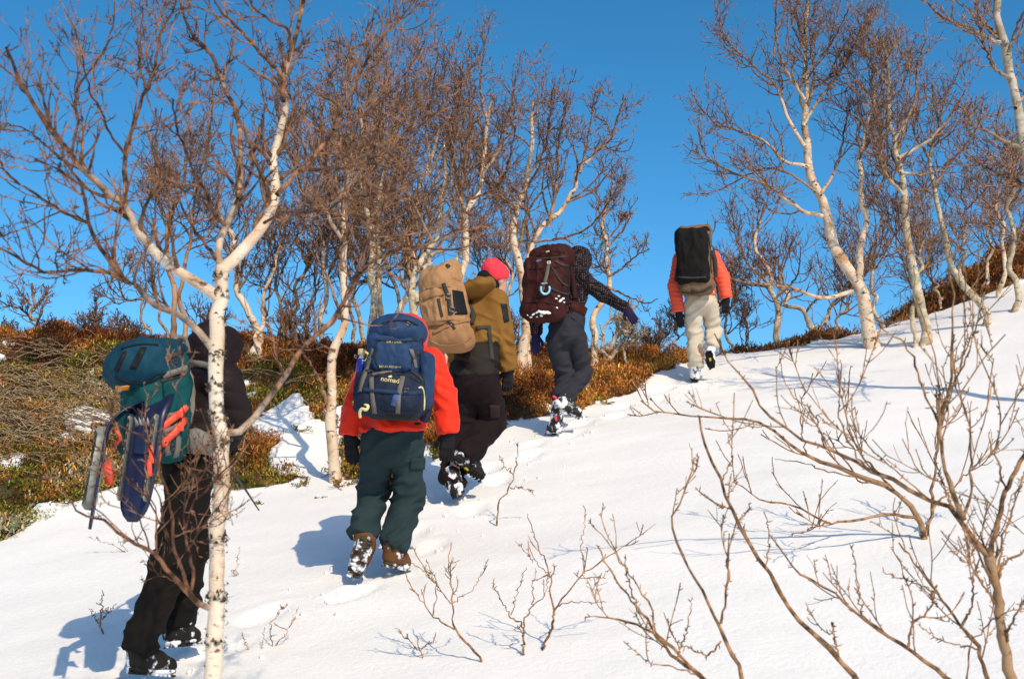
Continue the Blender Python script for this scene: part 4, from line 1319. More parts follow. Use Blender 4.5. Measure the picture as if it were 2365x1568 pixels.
def folds(amp=.006, fx=9, fz=22, seed=0, joints=(), jamp=.010, tilt=.5):
    """cloth creases running across the limbs, deeper round the joints"""
    def f(p):
        q = p + seed * 3.7
        z = q[:, 2] + tilt * q[:, 0]
        warp = vnoise(q * 6) * 1.3
        n = ridge(vnoise(np.c_[q[:, 0] * fx + warp, q[:, 1] * fx, z * fz + warp])) ** 1.6
        n2 = fbm(q * 17, 2)
        w = np.full(len(p), amp)
        for c, r in joints:
            w = w + jamp * np.exp(-(((p - c) ** 2).sum(1)) / r ** 2)
        return w * (n - .42) * 1.9 + .007 * (n2 - .5)
    return f


def baffles(pitch=.06, amp=.010, seed=0):
    """stitched down quilting"""
    def f(p):
        z = p[:, 2] + .05 * p[:, 0] + .012 * vnoise(p * 9 + seed)
        s = np.abs(np.sin(math.pi * z / pitch))
        return amp * (s ** .55 - .7) + .008 * (fbm(p * 14 + seed, 2) - .5)
    return f


class Frame:
    """survey frame of one walker: pixels + distance to local metres about the root"""
    def __init__(self, px, py, d):
        self.d = d
        self.o = P(px, py, d)

    def __call__(self, px, py, dd=0.0): return P(px, py, self.d + dd) - self.o

    def s(self, px, dd=0.0): return px * (self.d + dd) / F

    def project(self, shape, uv):
        """front surface of a shape along sight lines through survey pixels"""
        uv = np.asarray(uv, float)
        t = np.linspace(self.d - .75, self.d + .45, 150)
        rr = np.array([ray(*q) for q in uv]); rr = rr / rr[:, 1:2]
        p = rr[:, None, :] * t[None, :, None] - self.o
        S = shape.surf(p.reshape(-1, 3)).reshape(len(uv), -1)
        out, last = [], None
        miss = []
        for a, (r, s) in enumerate(zip(rr, S)):
            k = np.where(s < 0)[0]
            if len(k) and k[0] > 0:
                i = k[0]; w = s[i - 1] / (s[i - 1] - s[i]); q = p[a, i - 1] + w * (p[a, i] - p[a, i - 1]); last = q[1]
                for m in miss: out[m] = rr[m] * (self.d + last) - self.o
                miss = []
            else:
                if last is None: miss.append(a)
                q = r * (self.d + (last if last is not None else -.2)) - self.o
            out.append(q)
        return np.array(out)


class Union(Soft):
    def __init__(self, *parts): self.parts = parts

    def __call__(self, p): return np.min([q(p) for q in self.parts], 0)

    def surf(self, p): return np.min([q.surf(p) for q in self.parts], 0)


def ribbon(name, pts, nrm, width, th, mat, parent, closed=False):
    n = len(pts)
    t = np.gradient(pts, axis=0); t = norm(t)
    nrm = norm(nrm - (nrm * t).sum(1, keepdims=True) * t)
    s = np.cross(nrm, t)
    w = np.asarray(width) * np.ones(n)
    ring = np.stack([pts - s * w[:, None] / 2 - nrm * th, pts + s * w[:, None] / 2 - nrm * th, pts + s * w[:, None] / 2 + nrm * th, pts - s * w[:, None] / 2 + nrm * th], 1)
    V = ring.reshape(-1, 3)
    o = np.arange(n - 1)[:, None] * 4
    Q = np.concatenate([o + np.array([[k, (k + 1) % 4, (k + 1) % 4 + 4, k + 4]]) for k in range(4)])
    Q = np.concatenate([Q, [[3, 2, 1, 0], [4 * n - 4, 4 * n - 3, 4 * n - 2, 4 * n - 1]]])
    return link(name, mesh_np(name, V, Q, smooth=False), mat, parent)


def strap(fr, shape, path, width, mat, parent, name='strap', th=.003, lift=.002, n=14):
    p = np.asarray(path, float)
    uv = spline(np.c_[p, np.zeros(len(p))], n)[:, :2]
    q = fr.project(shape, uv)
    q[1:-1] = (q[:-2] + 2 * q[1:-1] + q[2:]) / 4
    g = shape.grad(q)
    return ribbon(name, q + g * lift, g, width, th, mat, parent)


def tube_obj(name, pts, r, mat, parent, sides=8, n=None):
    q = spline(np.asarray(pts, float), n or max(8, len(pts) * 4))
    rr = np.interp(np.linspace(0, 1, len(q)), np.linspace(0, 1, len(np.atleast_1d(r))), np.atleast_1d(r)) if np.size(r) > 1 else np.full(len(q), float(r))
    v, f, _ = tubes(q[None], rr[None], sides)
    k = len(v)
    caps = np.concatenate([v, [q[0], q[-1]]])
    i = np.arange(sides)
    tri = np.concatenate([np.c_[(i + 1) % sides, i, np.full(sides, k)], np.c_[k - sides + i, k - sides + (i + 1) % sides, np.full(sides, k + 1)]])
    return link(name, mesh_np(name, caps, [f, tri]), mat, parent)


def buckle(fr, shape, px, py, w, h, roll, mat, parent, name='buckle'):
    q = fr.project(shape, [(px, py)])[0]
    g = shape.grad(q[None])[0]
    z = norm(np.array([math.sin(R_(roll)), 0, math.cos(R_(roll))]) - g * (g @ np.array([math.sin(R_(roll)), 0, math.cos(R_(roll))])))
    R = np.stack([np.cross(z, -g), -g, z], 1)
    S = Soft(.002); S.add(box(q + g * .006, (w / 2, .006, h / 2), .003, R)); S.sub(box(q + g * .014, (w * .28, .009, h * .14), .002, R))
    return S.obj(name, mat, parent, cell=max(.0035, w / 9))


def text_on(fr, shape, txt, px, py, size_px, roll, mat, parent, name='lettering', wide=1.0):
    cu = bpy.data.curves.new('txt', 'FONT'); cu.body = txt; cu.align_x = 'CENTER'; cu.align_y = 'CENTER'; cu.resolution_u = 3
    to = bpy.data.objects.new('txt', cu); COL.objects.link(to)
    bpy.context.view_layer.update()
    me = bpy.data.meshes.new_from_object(to.evaluated_get(bpy.context.evaluated_depsgraph_get()))
    bpy.data.objects.remove(to); bpy.data.curves.remove(cu)
    v = np.empty(len(me.vertices) * 3); me.vertices.foreach_get('co', v); v = v.reshape(-1, 3)
    a = R_(roll)
    u = v[:, 0] * size_px * wide; w = -v[:, 1] * size_px
    uv = np.c_[px + u * math.cos(a) - w * math.sin(a), py + u * math.sin(a) + w * math.cos(a)]
    q = fr.project(shape, uv); g = shape.grad(q)
    q = q + g * .0035
    me.vertices.foreach_set('co', q.astype(np.float32).ravel())
    me.materials.clear(); me.update()
    return link(name, me, mat, parent)


def patch(fr, shape, poly, mat, parent, name='patch', lift=.003, n=7):
    """a flat sewn-on piece following the surface: quad patch from 4 survey corners"""
    a, b_, c, d_ = [np.array(q, float) for q in poly]
    uv = []
    for i in range(n):
        for j in range(n):
            s, t = i / (n - 1), j / (n - 1)
            uv.append(a * (1 - s) * (1 - t) + b_ * s * (1 - t) + c * s * t + d_ * (1 - s) * t)
    q = fr.project(shape, uv); g = shape.grad(q)
    top = q + g * lift; bot = q - g * .004
    V = np.concatenate([top, bot]); m = n * n
    Q = []
    for i in range(n - 1):
        for j in range(n - 1):
            k = i * n + j; f = [k, k + n, k + n + 1, k + 1]
            Q.append(f); Q.append([m + x for x in f[::-1]])
    for e in ([(i * n, (i + 1) * n) for i in range(n - 1)] + [((i + 1) * n + n - 1, i * n + n - 1) for i in range(n - 1)] + [(j + 1, j) for j in range(n - 1)] + [((n - 1) * n + j, (n - 1) * n + j + 1) for j in range(n - 1)]):
        Q.append([e[0], m + e[0], m + e[1], e[1]])
    return link(name, mesh_np(name, V, np.array(Q)), mat, parent)


# ------------------------------------------------------------------ people
m_skin = plain('skin', (0.55, 0.30, 0.21), .5)
m_eye = plain('eye', (0.75, 0.72, 0.70), .2)
m_rubber = plain('boot_rubber', (0.02, 0.02, 0.022), .6)
m_snowclump = plain('clinging_snow', (0.88, 0.87, 0.86), .7)
m_yellow = plain('yellow_rubber', (0.65, 0.45, 0.02), .5)
m_lace = plain('lace', (0.02, 0.018, 0.015), .8)
m_black_glove = fabric('black_glove', (0.012, 0.012, 0.014), .75)


def sole_mat(name, col, snow):
    return fabric(name, col, .7, .3, snow=snow, bstr=.5)


def glove(wrist, tip, palm_n, thumb_side, mat, parent, size=1.0, curl=.5, name='glove'):
    """palm, four unequal bent fingers and a thumb off the side of the palm"""
    wrist, tip = np.asarray(wrist, float), np.asarray(tip, float)
    z = norm(tip - wrist); n = np.asarray(palm_n, float); n = norm(n - z * (n @ z)); x = np.cross(z, n) * thumb_side
    k = size
    S = Soft(.012)
    S.add(cap(wrist - z * .035 * k, wrist + z * .02 * k, .040 * k, .034 * k))
    S.add(box(wrist + z * .055 * k, (.040 * k, .019 * k, .045 * k), .017 * k, np.stack([x, n, z], 1)), .02)
    for i, (o, L) in enumerate([(.030, .072), (.010, .082), (-.011, .077), (-.030, .060)]):
        a = wrist + z * .092 * k + x * o * k
        b_ = a + (z * math.cos(curl * .5) + n * math.sin(curl * .5) + x * o * .6) * L * .5 * k
        c = b_ + (z * math.cos(curl * 1.4) + n * math.sin(curl * 1.4)) * L * .5 * k
        S.add(cap(a, b_, .0125 * k, .0115 * k), .004); S.add(cap(b_, c, .0115 * k, .0095 * k), .002)
    a = wrist + z * .025 * k + x * .030 * k
    b_ = a + (z * .7 + x * .65 + n * .25) * .045 * k
    c = b_ + (z * .9 + x * .15 + n * .4) * .035 * k
    S.add(cap(a, b_, .016 * k, .0135 * k), .010); S.add(cap(b_, c, .0135 * k, .011 * k), .003)
    return S.obj(name, mat, parent, .0052 * k, disp=lambda p: .003 * (fbm(p * 40, 2) - .5))


def boot(ankle, heel, toe, mat, mat_sole, parent, size=1.0, shaft=.13, up=None, laces=True, badge=None):
    """heel,toe: ground line of the sole"""
    ankle, heel, toe = (np.asarray(v, float) for v in (ankle, heel, toe))
    x = toe - heel; L = np.linalg.norm(x); x = x / L
    z = ankle - heel if up is None else np.asarray(up, float)
    z = norm(z - x * (z @ x)); y = np.cross(z, x)
    k = size
    B = Soft(.025)
    B.add(cap(heel + x * .045 * k + z * .055 * k, heel + x * L * .55 + z * .055 * k, .048 * k, .052 * k))
    B.add(cap(heel + x * L * .5 + z * .052 * k, toe - x * .05 * k + z * .042 * k, .052 * k, .043 * k, ax=z, k=1.12))
    B.add(cap(heel + x * L * .30 + z * .07 * k, ankle, .055 * k, .056 * k), .03)
    B.add(cap(ankle, ankle + norm(ankle - heel - x * L * .25) * .03 * k, .058 * k, .058 * k), .01)
    B.cut(heel + z * .022 * k, -z)
    b_ = B.obj('boot', mat, parent, .0075, disp=lambda p: .004 * (fbm(p * 25, 2) - .5))
    S = Soft(.008)
    R = np.stack([x, y, z], 1)
    c = (heel + toe) / 2
    S.add(cap(heel + x * .046 * k + z * .016 * k, heel + x * L * .34 + z * .016 * k, .043 * k, .038 * k, ax=z, k=2.3))
    S.add(cap(heel + x * L * .34 + z * .019 * k, heel + x * L * .6 + z * .018 * k, .036 * k, .046 * k, ax=z, k=2.6), .01)
    S.add(cap(heel + x * L * .62 + z * .017 * k, toe - x * .05 * k + z * .020 * k, .050 * k, .044 * k, ax=z, k=2.6), .01)
    s_ = S.obj('sole', mat_sole, b_, .0075)
    # lugs
    V, Q = [], []
    cube = np.array([[sx, sy, sz] for sx in (-1, 1) for sy in (-1, 1) for sz in (-1, 1)], float)
    fq = np.array([[0, 1, 3, 2], [4, 6, 7, 5], [0, 4, 5, 1], [2, 3, 7, 6], [0, 2, 6, 4], [1, 5, 7, 3]])
    for t in (.06, .15, .24, .33, .56, .65, .74, .83, .92):
        for s in (-1, 1):
            ctr = heel + x * (L * t + s * .006) + y * s * .021 * k + z * .0005
            V.append(ctr + (cube * np.array([.006, .013, .005]) * k) @ R.T); Q.append(fq + 8 * (len(V) - 1))
    link('tread', mesh_np('tread', np.concatenate(V), np.concatenate(Q), smooth=False), mat_sole, b_)['kind'] = 'stuff'
    if badge:
        BB = Soft(.002); BB.add(box(heel + x * L * .46 - z * .0 + z * .003, (.018 * k, .012 * k, .006 * k), .004 * k, R)); BB.obj('sole_badge', badge, b_, .004)
    if laces:
        for t in (.42, .5, .58):
            p = heel + x * L * t + z * (.118 - (t - .42) * .16) * k
            tube_obj('lace', [p + y * .032 * k - z * .012, p + z * .004, p - y * .032 * k - z * .012], .0032 * k, m_lace, b_, 5, 8)
    return b_


def face_head(S, c, fwd, up, k=1.0):
    """skull, jaw, nose, brow and ears added to a body volume"""
    f = norm(np.asarray(fwd, float)); u = np.asarray(up, float); u = norm(u - f * (u @ f)); s = np.cross(f, u)
    R = np.stack([s, f, u], 1)
    S.add(ell(c + u * .02 * k, np.array([.076, .098, .098]) * k, R), .02)
    S.add(ell(c - u * .055 * k + f * .025 * k, np.array([.056, .066, .062]) * k, R), .03)
    S.add(cap(c + f * .092 * k + u * .018 * k, c + f * .112 * k - u * .018 * k, .009 * k, .015 * k), .012)
    S.add(cap(c + f * .085 * k + u * .030 * k - s * .035 * k, c + f * .085 * k + u * .030 * k + s * .035 * k, .012 * k), .015)
    S.add(cap(c + f * .082 * k - u * .055 * k - s * .02 * k, c + f * .082 * k - u * .055 * k + s * .02 * k, .009 * k), .012)
    for q in (-1, 1):
        S.add(ell(c + s * q * .078 * k - u * .005 * k - f * .005, np.array([.012, .022, .034]) * k, R), .008)
        S.sub(ell(c + f * .098 * k + u * .008 * k + s * q * .032 * k, np.array([.017, .010, .011]) * k, R))
    return f, u, s


def person(label, fr, J, look, mats, st):
    """J: joints in survey pixels with depth offsets.  One skin body; clothes are parts."""
    j = {k: fr(*v) for k, v in J.items()}
    root = empty('person', fr.o)
    tag(root, label, 'person', None)
    sw = norm(j['rsh'] - j['lsh'])
    tz = norm(j['neck'] - j['pelvis'])
    fwd = norm(np.cross(tz, sw)) if not st.get('flip') else -norm(np.cross(tz, sw))
    bk = st.get('bulk', 1.0)
    # ---- body
    B = Soft(.03)
    fl = dict(ax=fwd, k=1.35)
    B.add(cap(j['chest'], j['pelvis'], .125, .125, **fl))
    B.add(cap(j['lsh'], j['rsh'], .055)); B.add(cap(j['chest'], j['neck'], .09, .055)); B.add(cap(j['neck'], j['head'], .052, .055))
    for s in 'lr':
        B.add(cap(j[s + 'sh'], j[s + 'el'], .046, .036)); B.add(cap(j[s + 'el'], j[s + 'wr'], .036, .026)); B.add(cap(j[s + 'wr'], j[s + 'wr'] + norm(j[s + 'ha'] - j[s + 'wr']) * .07, .024, .012))
        B.add(cap(j[s + 'hip'], j[s + 'kn'], .078, .052)); B.add(cap(j[s + 'kn'], j[s + 'an'], .052, .036)); B.add(cap(j[s + 'an'], j[s + 'an'] * .6 + (j[s + 'heel'] + j[s + 'toe']) * .2, .034, .022))
    f, u, s_ = face_head(B, j['head'], look, tz * .4 + np.array([0, 0, 1]))
    B.obj('body', m_skin, root, .012)
    for q in (-1, 1):
        E_ = Soft(.002); E_.add(ell(j['head'] + f * .086 + u * .008 + s_ * q * .032, (.012, .012, .012))); E_.obj('eye', m_eye, root, .006)
    # ---- jacket
    Jk = Soft(.045)
    tr_, hr = st.get('torso', (.155, .16))
    fl = dict(ax=fwd, k=st.get('flat', 1.25))
    Jk.add(cap(j['chest'], j['pelvis'], tr_, hr, **fl))
    Jk.add(cap(j['lsh'], j['rsh'], .075 * bk)); Jk.add(cap(j['chest'], j['neck'], .10, .078 * bk))
    ar = st.get('arm', (.075, .064, .054))
    for s in 'lr':
        el = j[s + 'el']
        Jk.add(cap(j[s + 'sh'], el, ar[0], ar[1])); Jk.add(cap(el, j[s + 'wr'], ar[1], ar[2]), .02)
    hem = st['hem']; hm_p = fr(*hem[0]); Jk_cut = hem[1]
    class Trim(Soft): pass
    # hem: trims the torso, leaves the sleeves
    torso_axis = -tz
    base_call = Jk.__call__
    hn = norm(np.asarray(Jk_cut, float)) if Jk_cut is not None else torso_axis
    arms = Soft(.02)
    for s in 'lr':
        arms.add(cap(j[s + 'sh'], j[s + 'el'], ar[0], ar[1])); arms.add(cap(j[s + 'el'], j[s + 'wr'], ar[1], ar[2]))
    wr_cuts = [(j[s + 'wr'], norm(j[s + 'wr'] - j[s + 'el'])) for s in 'lr']

    class Jacket(Soft):
        def __init__(q, src): q.p = src.p; q.k = src.k; q.cuts = []; q.subs = []
        def __call__(q, p):
            d = Soft.__call__(q, p)
            d = np.maximum(d, np.minimum((p - hm_p) @ hn, arms(p)))
            for c, n in wr_cuts:
                near = ((p - c) ** 2).sum(1) < .13 ** 2
                d = np.where(near, np.maximum(d, (p - c) @ n), d)
            return d
    jk = Jacket(Jk)
    if st.get('hood'):
        for pr, k in st['hood'](j, fwd, tz): jk.p.append((pr, k))
    joints = [(j['lel'], .12), (j['rel'], .12), (fr(*hem[0]), .2)]
    dsp = st.get('jdisp') or folds(.008, 8, 15, seed=1, joints=joints, jamp=.013)
    jk.disp = dsp
    if st.get('panel'):
        pc, pn = fr(*st['panel'][0]), norm(np.asarray(st['panel'][1], float))
        up_ = Jacket(Jk); up_.p = jk.p

        class Upper(Jacket):
            def __call__(q, p): return np.maximum(Jacket.__call__(q, p), np.minimum((p - pc) @ pn, arms(p) ))

        class Lower(Jacket):
            def __call__(q, p): return np.maximum(np.maximum(Jacket.__call__(q, p), -((p - pc) @ pn)), -(arms(p) - .004))
        a_ = Upper(Jk); a_.p = jk.p
        b_ = Lower(Jk); b_.p = jk.p
        a_.obj('jacket', mats['jacket'], root, .0095, disp=dsp)
        b_.obj('jacket_panel', mats['panel'], root, .0095, disp=dsp)
    else:
        jo = jk.obj('jacket', mats['jacket'], root, st.get('cell', .0095), disp=dsp)
    # ---- trousers
    Tr = Soft(.035)
    lr = st.get('leg', (.105, .085, .075))
    Tr.add(cap(j['lhip'], j['lkn'], lr[0], lr[1])); Tr.add(cap(j['lkn'], j['lan'], lr[1], lr[2]), .02)
    Rl = Soft(.02); Rl.add(cap(j['rhip'], j['rkn'], lr[0], lr[1])); Rl.add(cap(j['rkn'], j['ran'], lr[1], lr[2]), .02)
    lo_, hi_ = Rl.bounds()
    Tr.add((Rl.__call__, lo_, hi_), .010)
    Tr.add(cap(j['pelvis'] + tz * .06, j['pelvis'] - tz * .02, st.get('seat', .145), st.get('seat', .145) * .97, **fl), .03)
    for s in 'lr':
        n = norm(j[s + 'an'] - j[s + 'kn'])
    cuts = [(j[s + 'an'] + norm(j[s + 'an'] - j[s + 'kn']) * st.get('cuff', .02), norm(j[s + 'an'] - j[s + 'kn'])) for s in 'lr']

    class Trousers(Soft):
        def __init__(q, src): q.p = src.p; q.k = src.k; q.cuts = []; q.subs = []
        def __call__(q, p):
            d = Soft.__call__(q, p)
            for c, n in cuts:
                near = ((p - c) ** 2).sum(1) < .16 ** 2
                d = np.where(near, np.maximum(d, (p - c) @ n), d)
            return d
    trs = Trousers(Tr)
    joints = [(j['lkn'], .13), (j['rkn'], .13), (j['lan'], .12), (j['ran'], .12), ((j['lhip'] + j['rhip']) / 2, .12)]
    trs.obj('trousers', mats['trousers'], root, st.get('cell', .0095), disp=folds(.008, 7, 17, seed=4, joints=joints, jamp=.015, tilt=-.4))
    # ---- boots, gloves
    for s in 'lr':
        boot(j[s + 'an'], j[s + 'heel'], j[s + 'toe'], mats['boot'], mats['sole'], root, size=st.get('boot', 1.0), laces=st.get('laces', True), up=st.get('up_' + s), badge=st.get('badge'))
        glove(j[s + 'wr'], j[s + 'ha'], st.get('palm_' + s, (0, 1, .1)), st.get('thumb_' + s, 1), mats['glove'], root, size=st.get('hand', 1.0), curl=st.get('curl', .5), name=st.get('glove_name', 'glove'))
    return root, j, jk, trs, fwd, tz


def dots_fabric(name, col, dot, scale=55):
    m, nt, b = nodes_of(name)
    tc = nt.nodes.new('ShaderNodeTexCoord')
    v = nt.nodes.new('ShaderNodeTexVoronoi'); v.inputs['Scale'].default_value = scale; v.inputs['Randomness'].default_value = .25
    nt.links.new(tc.outputs['Object'], v.inputs['Vector'])
    f = ramp(nt, v.outputs['Distance'], [(0.26, 1.0), (0.34, 0.0)])
    dc = ramp(nt, noise_tex(nt, 14, 2), [(0.35, tuple(dot)), (0.65, (dot[0] * .55, dot[1] * .9, dot[2] * .75))])
    base = ramp(nt, noise_tex(nt, 12, 3), [(0.3, tuple(x * .7 for x in col)), (0.7, tuple(x * 1.3 for x in col))])
    nt.links.new(mixc(nt, f, base, dc), b.inputs['Base Color'])
    b.inputs['Roughness'].default_value = .9
    b.inputs['Specular IOR Level'].default_value = .15
    bump(nt, b, noise_tex(nt, 250, 3), .3, .003)
    return m


m_webbing = fabric('webbing', (0.045, 0.04, 0.036), .8)
m_webbing_grey = fabric('webbing_grey', (0.14, 0.125, 0.105), .85)
m_buckle = plain('buckle_plastic', (0.02, 0.02, 0.022), .35)
m_yel = plain('yellow_cord', (0.70, 0.58, 0.08), .6)
m_cream = plain('cream_print', (0.72, 0.62, 0.28), .7)

# ---------------------------------------------------------------- first walker: black clothes, teal pack, snowshoes
f1 = Frame(360, 1560, 5.5)
J1 = dict(pelvis=(440, 1062, 0), chest=(492, 905, .05), neck=(508, 832, .1), head=(504, 800, .13),
          lsh=(448, 862, .18), rsh=(518, 882, -.08), lel=(430, 965, .28), lwr=(470, 1020, .38), lha=(490, 1045, .42),
          rel=(545, 952, -.02), rwr=(532, 1012, .10), rha=(505, 1050, .14),
          lhip=(430, 1090, .09), rhip=(446, 1090, -.06), rkn=(398, 1290, -.02), ran=(322, 1490, -.10), rheel=(292, 1552, -.14), rtoe=(404, 1560, .06),
          lkn=(441, 1255, .20), lan=(418, 1432, .22), lheel=(386, 1494, .16), ltoe=(462, 1486, .36))


def hood1(j, fwd, tz):
    return [(cap(j['head'] - fwd * .03, j['head'] + fwd * .02 + tz * .01, .108, .102), .04), (cap(j['neck'] - fwd * .04, j['head'] - fwd * .06, .10, .09), .04)]


p1, j1, jk1, tr1, fw1, tz1 = person('person all in black, leaning uphill behind the first birch with a teal pack', f1, J1, (.8, .6, -.1),
    dict(jacket=fabric('black_down', (0.016, 0.0095, 0.010), .6, .35), trousers=fabric('black_trousers', (0.0085, 0.0065, 0.005), .85, .35), boot=fabric('black_boot', (0.016, 0.014, 0.011), .6, .3, snow=.40),
         sole=sole_mat('black_sole', (.02, .018, .015), .50), glove=m_black_glove),
    dict(hem=((437, 1062, 0), None), torso=(.155, .15), arm=(.082, .075, .060), leg=(.105, .088, .074), hood=hood1, jdisp=baffles(.075, .010), up_r=(.05, .1, 1), up_l=(-.15, .1, 1), boot=1.05, cuff=.03, palm_r=(-.5, .8, 0), seat=.15))

bp1 = empty('backpack', f1(380, 1040, -.2) + f1.o)
tag(bp1, 'teal expedition backpack with a drooping lid, worn by the walker in black', 'backpack')
off1 = -f1(380, 1040, -.2)


def pack_obj(S, name, mat, parent, off, cell=.010, disp=None):
    o = S.obj(name, mat, parent, cell, disp); o.location = off
    return o


def shift(o, off): o.location = off; return o


m_teal = fabric('teal_cordura', (0.005, 0.058, 0.060), .7, .25)
m_tealblue = fabric('teal_blue_cordura', (0.006, 0.040, 0.066), .7, .25)
m_greyweb = fabric('grey_padding', (0.17, 0.155, 0.13), .9, .2)
Y1 = -42
body1 = Soft(.04)
body1.add(box(f1(360, 935, -.20), (.130, .115, .245), .06, rot(Y1, 3), belly=.02))
body1.add(box(f1(360, 1010, -.20), (.125, .11, .09), .06, rot(Y1, 3)))
wr = lambda a=.012, s=0, f=11: (lambda p: a * 1.5 * (ridge(fbm(p * np.array([f, f, f * .7]) + s, 3)) ** 1.5 - .5) * 1.6 + a * .5 * (fbm(p * 31 + s, 2) - .5))
pack_obj(body1, 'pack_body', m_teal, bp1, off1, disp=wr(.013, 1))
lid1 = Soft(.05)
lid1.add(box(f1(340, 838, -.24), (.145, .125, .092), .075, rot(Y1, -6)))
lid1.add(ell(f1(308, 850, -.30), (.13, .12, .095), rot(Y1, -18)))
lid1.add(ell(f1(392, 818, -.14), (.085, .08, .052), rot(Y1, -10)))
pack_obj(lid1, 'lid', m_tealblue, bp1, off1, disp=wr(.014, 5, 8))
lidp = [o for o in bp1.children if o.name.startswith('lid')][0]
blk = fabric('black_binding', (0.012, 0.012, 0.013), .6)
for pl in ([(324, 803), (339, 803), (314, 854), (299, 851)], [(284, 814), (294, 812), (272, 860), (264, 853)]):
    patch(f1, lid1, pl, blk, lidp, 'lid_panel', .004)
all1 = Union(body1, lid1)
for path, w, mt in [([(432, 850), (405, 858), (375, 868)], .028, m_greyweb), ([(428, 866), (400, 872), (372, 880)], .014, m_webbing), ([(420, 812), (400, 822), (382, 835)], .02, m_webbing),
                    ([(388, 955), (386, 1000), (388, 1050)], .03, m_greyweb), ([(425, 960), (405, 985), (368, 1000)], .02, m_greyweb), ([(410, 985), (412, 1020), (405, 1055)], .026, m_greyweb), ([(365, 960), (395, 958), (425, 957)], .02, m_greyweb)]:
    shift(strap(f1, all1, path, w, mt, bp1), off1)
for path, w in [([(266, 872), (300, 884), (345, 882), (380, 862)], .010), ([(375, 880), (377, 920), (378, 955)], .007), ([(280, 806), (320, 796), (365, 797)], .007)]:
    shift(strap(f1, all1, path, w, blk, bp1, 'seam', .003, .002, 18), off1)
shift(buckle(f1, all1, 402, 835, .03, .022, 60, m_buckle, bp1), off1)
shift(buckle(f1, all1, 398, 1032, .026, .035, 0, m_buckle, bp1), off1)
orange_tag = plain('orange_tag', (.75, .28, .03), .6)
shift(patch(f1, all1, [(266, 892), (300, 890), (298, 900), (268, 902)], orange_tag, bp1, 'orange_stripe'), off1)
# load lifter loop over the shoulder, shoulder strap and hip belt on the jacket
shift(tube_obj('haul_loop', [f1(392, 800, -.1), f1(408, 780, -.05), f1(428, 785, 0), f1(436, 815, .0)], .011, m_greyweb, bp1, 6), off1)
shift(strap(f1, jk1, [(428, 850), (440, 880), (440, 940), (430, 985)], .055, m_greyweb, bp1, 'shoulder_strap', .010, .004), off1)
shift(strap(f1, jk1, [(436, 836), (465, 842), (490, 850)], .03, m_greyweb, bp1, 'shoulder_strap', .008, .004), off1)
belt1 = Soft(.02); belt1.add(cap(f1(412, 1020, -.13), f1(452, 1018, -.20), .055, .050, ax=(.3, .95, 0), k=1.7)); belt1.add(cap(f1(452, 1018, -.20), f1(492, 1030, -.12), .050, .042, ax=(.3, .95, 0), k=1.7))
shift(pack_obj(belt1, 'hip_belt', m_greyweb, bp1, off1, .009, wr(.006, 3, 14)), off1)

# snowshoes hung on the pack
m_deck = plain('navy_deck', (0.009, 0.013, 0.045), .38, 0, .2, 20)
m_rail = plain('grey_steel', (0.24, 0.245, 0.21), .5, .2, .35, 40)
m_orange = plain('orange_strap', (0.85, 0.075, 0.03), .5)
m_claw = plain('bare_steel', (0.42, 0.43, 0.40), .4, .5, .3)


def prism(outline, th, name, mat, parent, M, bend=None, n_sub=1):
    """closed 2D outline (u,v) thickened to th, placed by M (3x4)"""
    o = np.asarray(outline, float); k = len(o)
    c = o.mean(0)
    pts = []
    for w in (-th / 2, th / 2):
        pts += [(u, w, v) for u, v in o] + [(c[0], w, c[1])]
    V = np.array(pts)
    if bend is not None: V[:, 1] += bend(V[:, 2])
    i = np.arange(k); i2 = (i + 1) % k
    T1 = np.c_[i, i2, np.full(k, k)]; T2 = np.c_[k + 1 + i2, k + 1 + i, np.full(k, 2 * k + 1)]
    Q = np.c_[i2, i, k + 1 + i, k + 1 + i2]
    V = V @ M[:, :3].T + M[:, 3]
    return link(name, mesh_np(name, V, [np.concatenate([T1, T2]), Q], smooth=False), mat, parent)


def deck_mesh(L, W, bend, M, name, mat, parent, hole=True):
    """plastic deck: strip grid with rounded nose and tail, ribs, thickness"""
    nv, nu = 26, 9
    vs_ = np.linspace(-L / 2, L / 2, nv); V = []
    for w in (-.005, .005):
        for v in vs_:
            t = v / (L / 2)
            half = W / 2 * (1 - .32 * max(0, -t) ** 1.5) * math.sqrt(max(1 - max(0, (abs(t) - .72) / .30) ** 2, .02))
            for u in np.linspace(-1, 1, nu):
                rib = .004 * (abs(u) > .8) + .003 * math.cos(u * 9)
                V.append((u * half, w + bend(v) - (rib if w < 0 else 0), v))
    V = np.array(V) @ M[:, :3].T + M[:, 3]
    Q = []; m = nv * nu
    for i in range(nv - 1):
        for j in range(nu - 1):
            a = i * nu + j; f = [a, a + 1, a + 1 + nu, a + nu]
            Q.append(f); Q.append([m + x for x in f[::-1]])
    ring = [j for j in range(nu)] + [i * nu + nu - 1 for i in range(1, nv)] + [(nv - 1) * nu + j for j in range(nu - 2, -1, -1)] + [i * nu for i in range(nv - 2, 0, -1)]
    for a, b_ in zip(ring, ring[1:] + ring[:1]): Q.append([b_, a, m + a, m + b_])
    return link(name, mesh_np(name, V, np.array(Q), smooth=False), mat, parent)


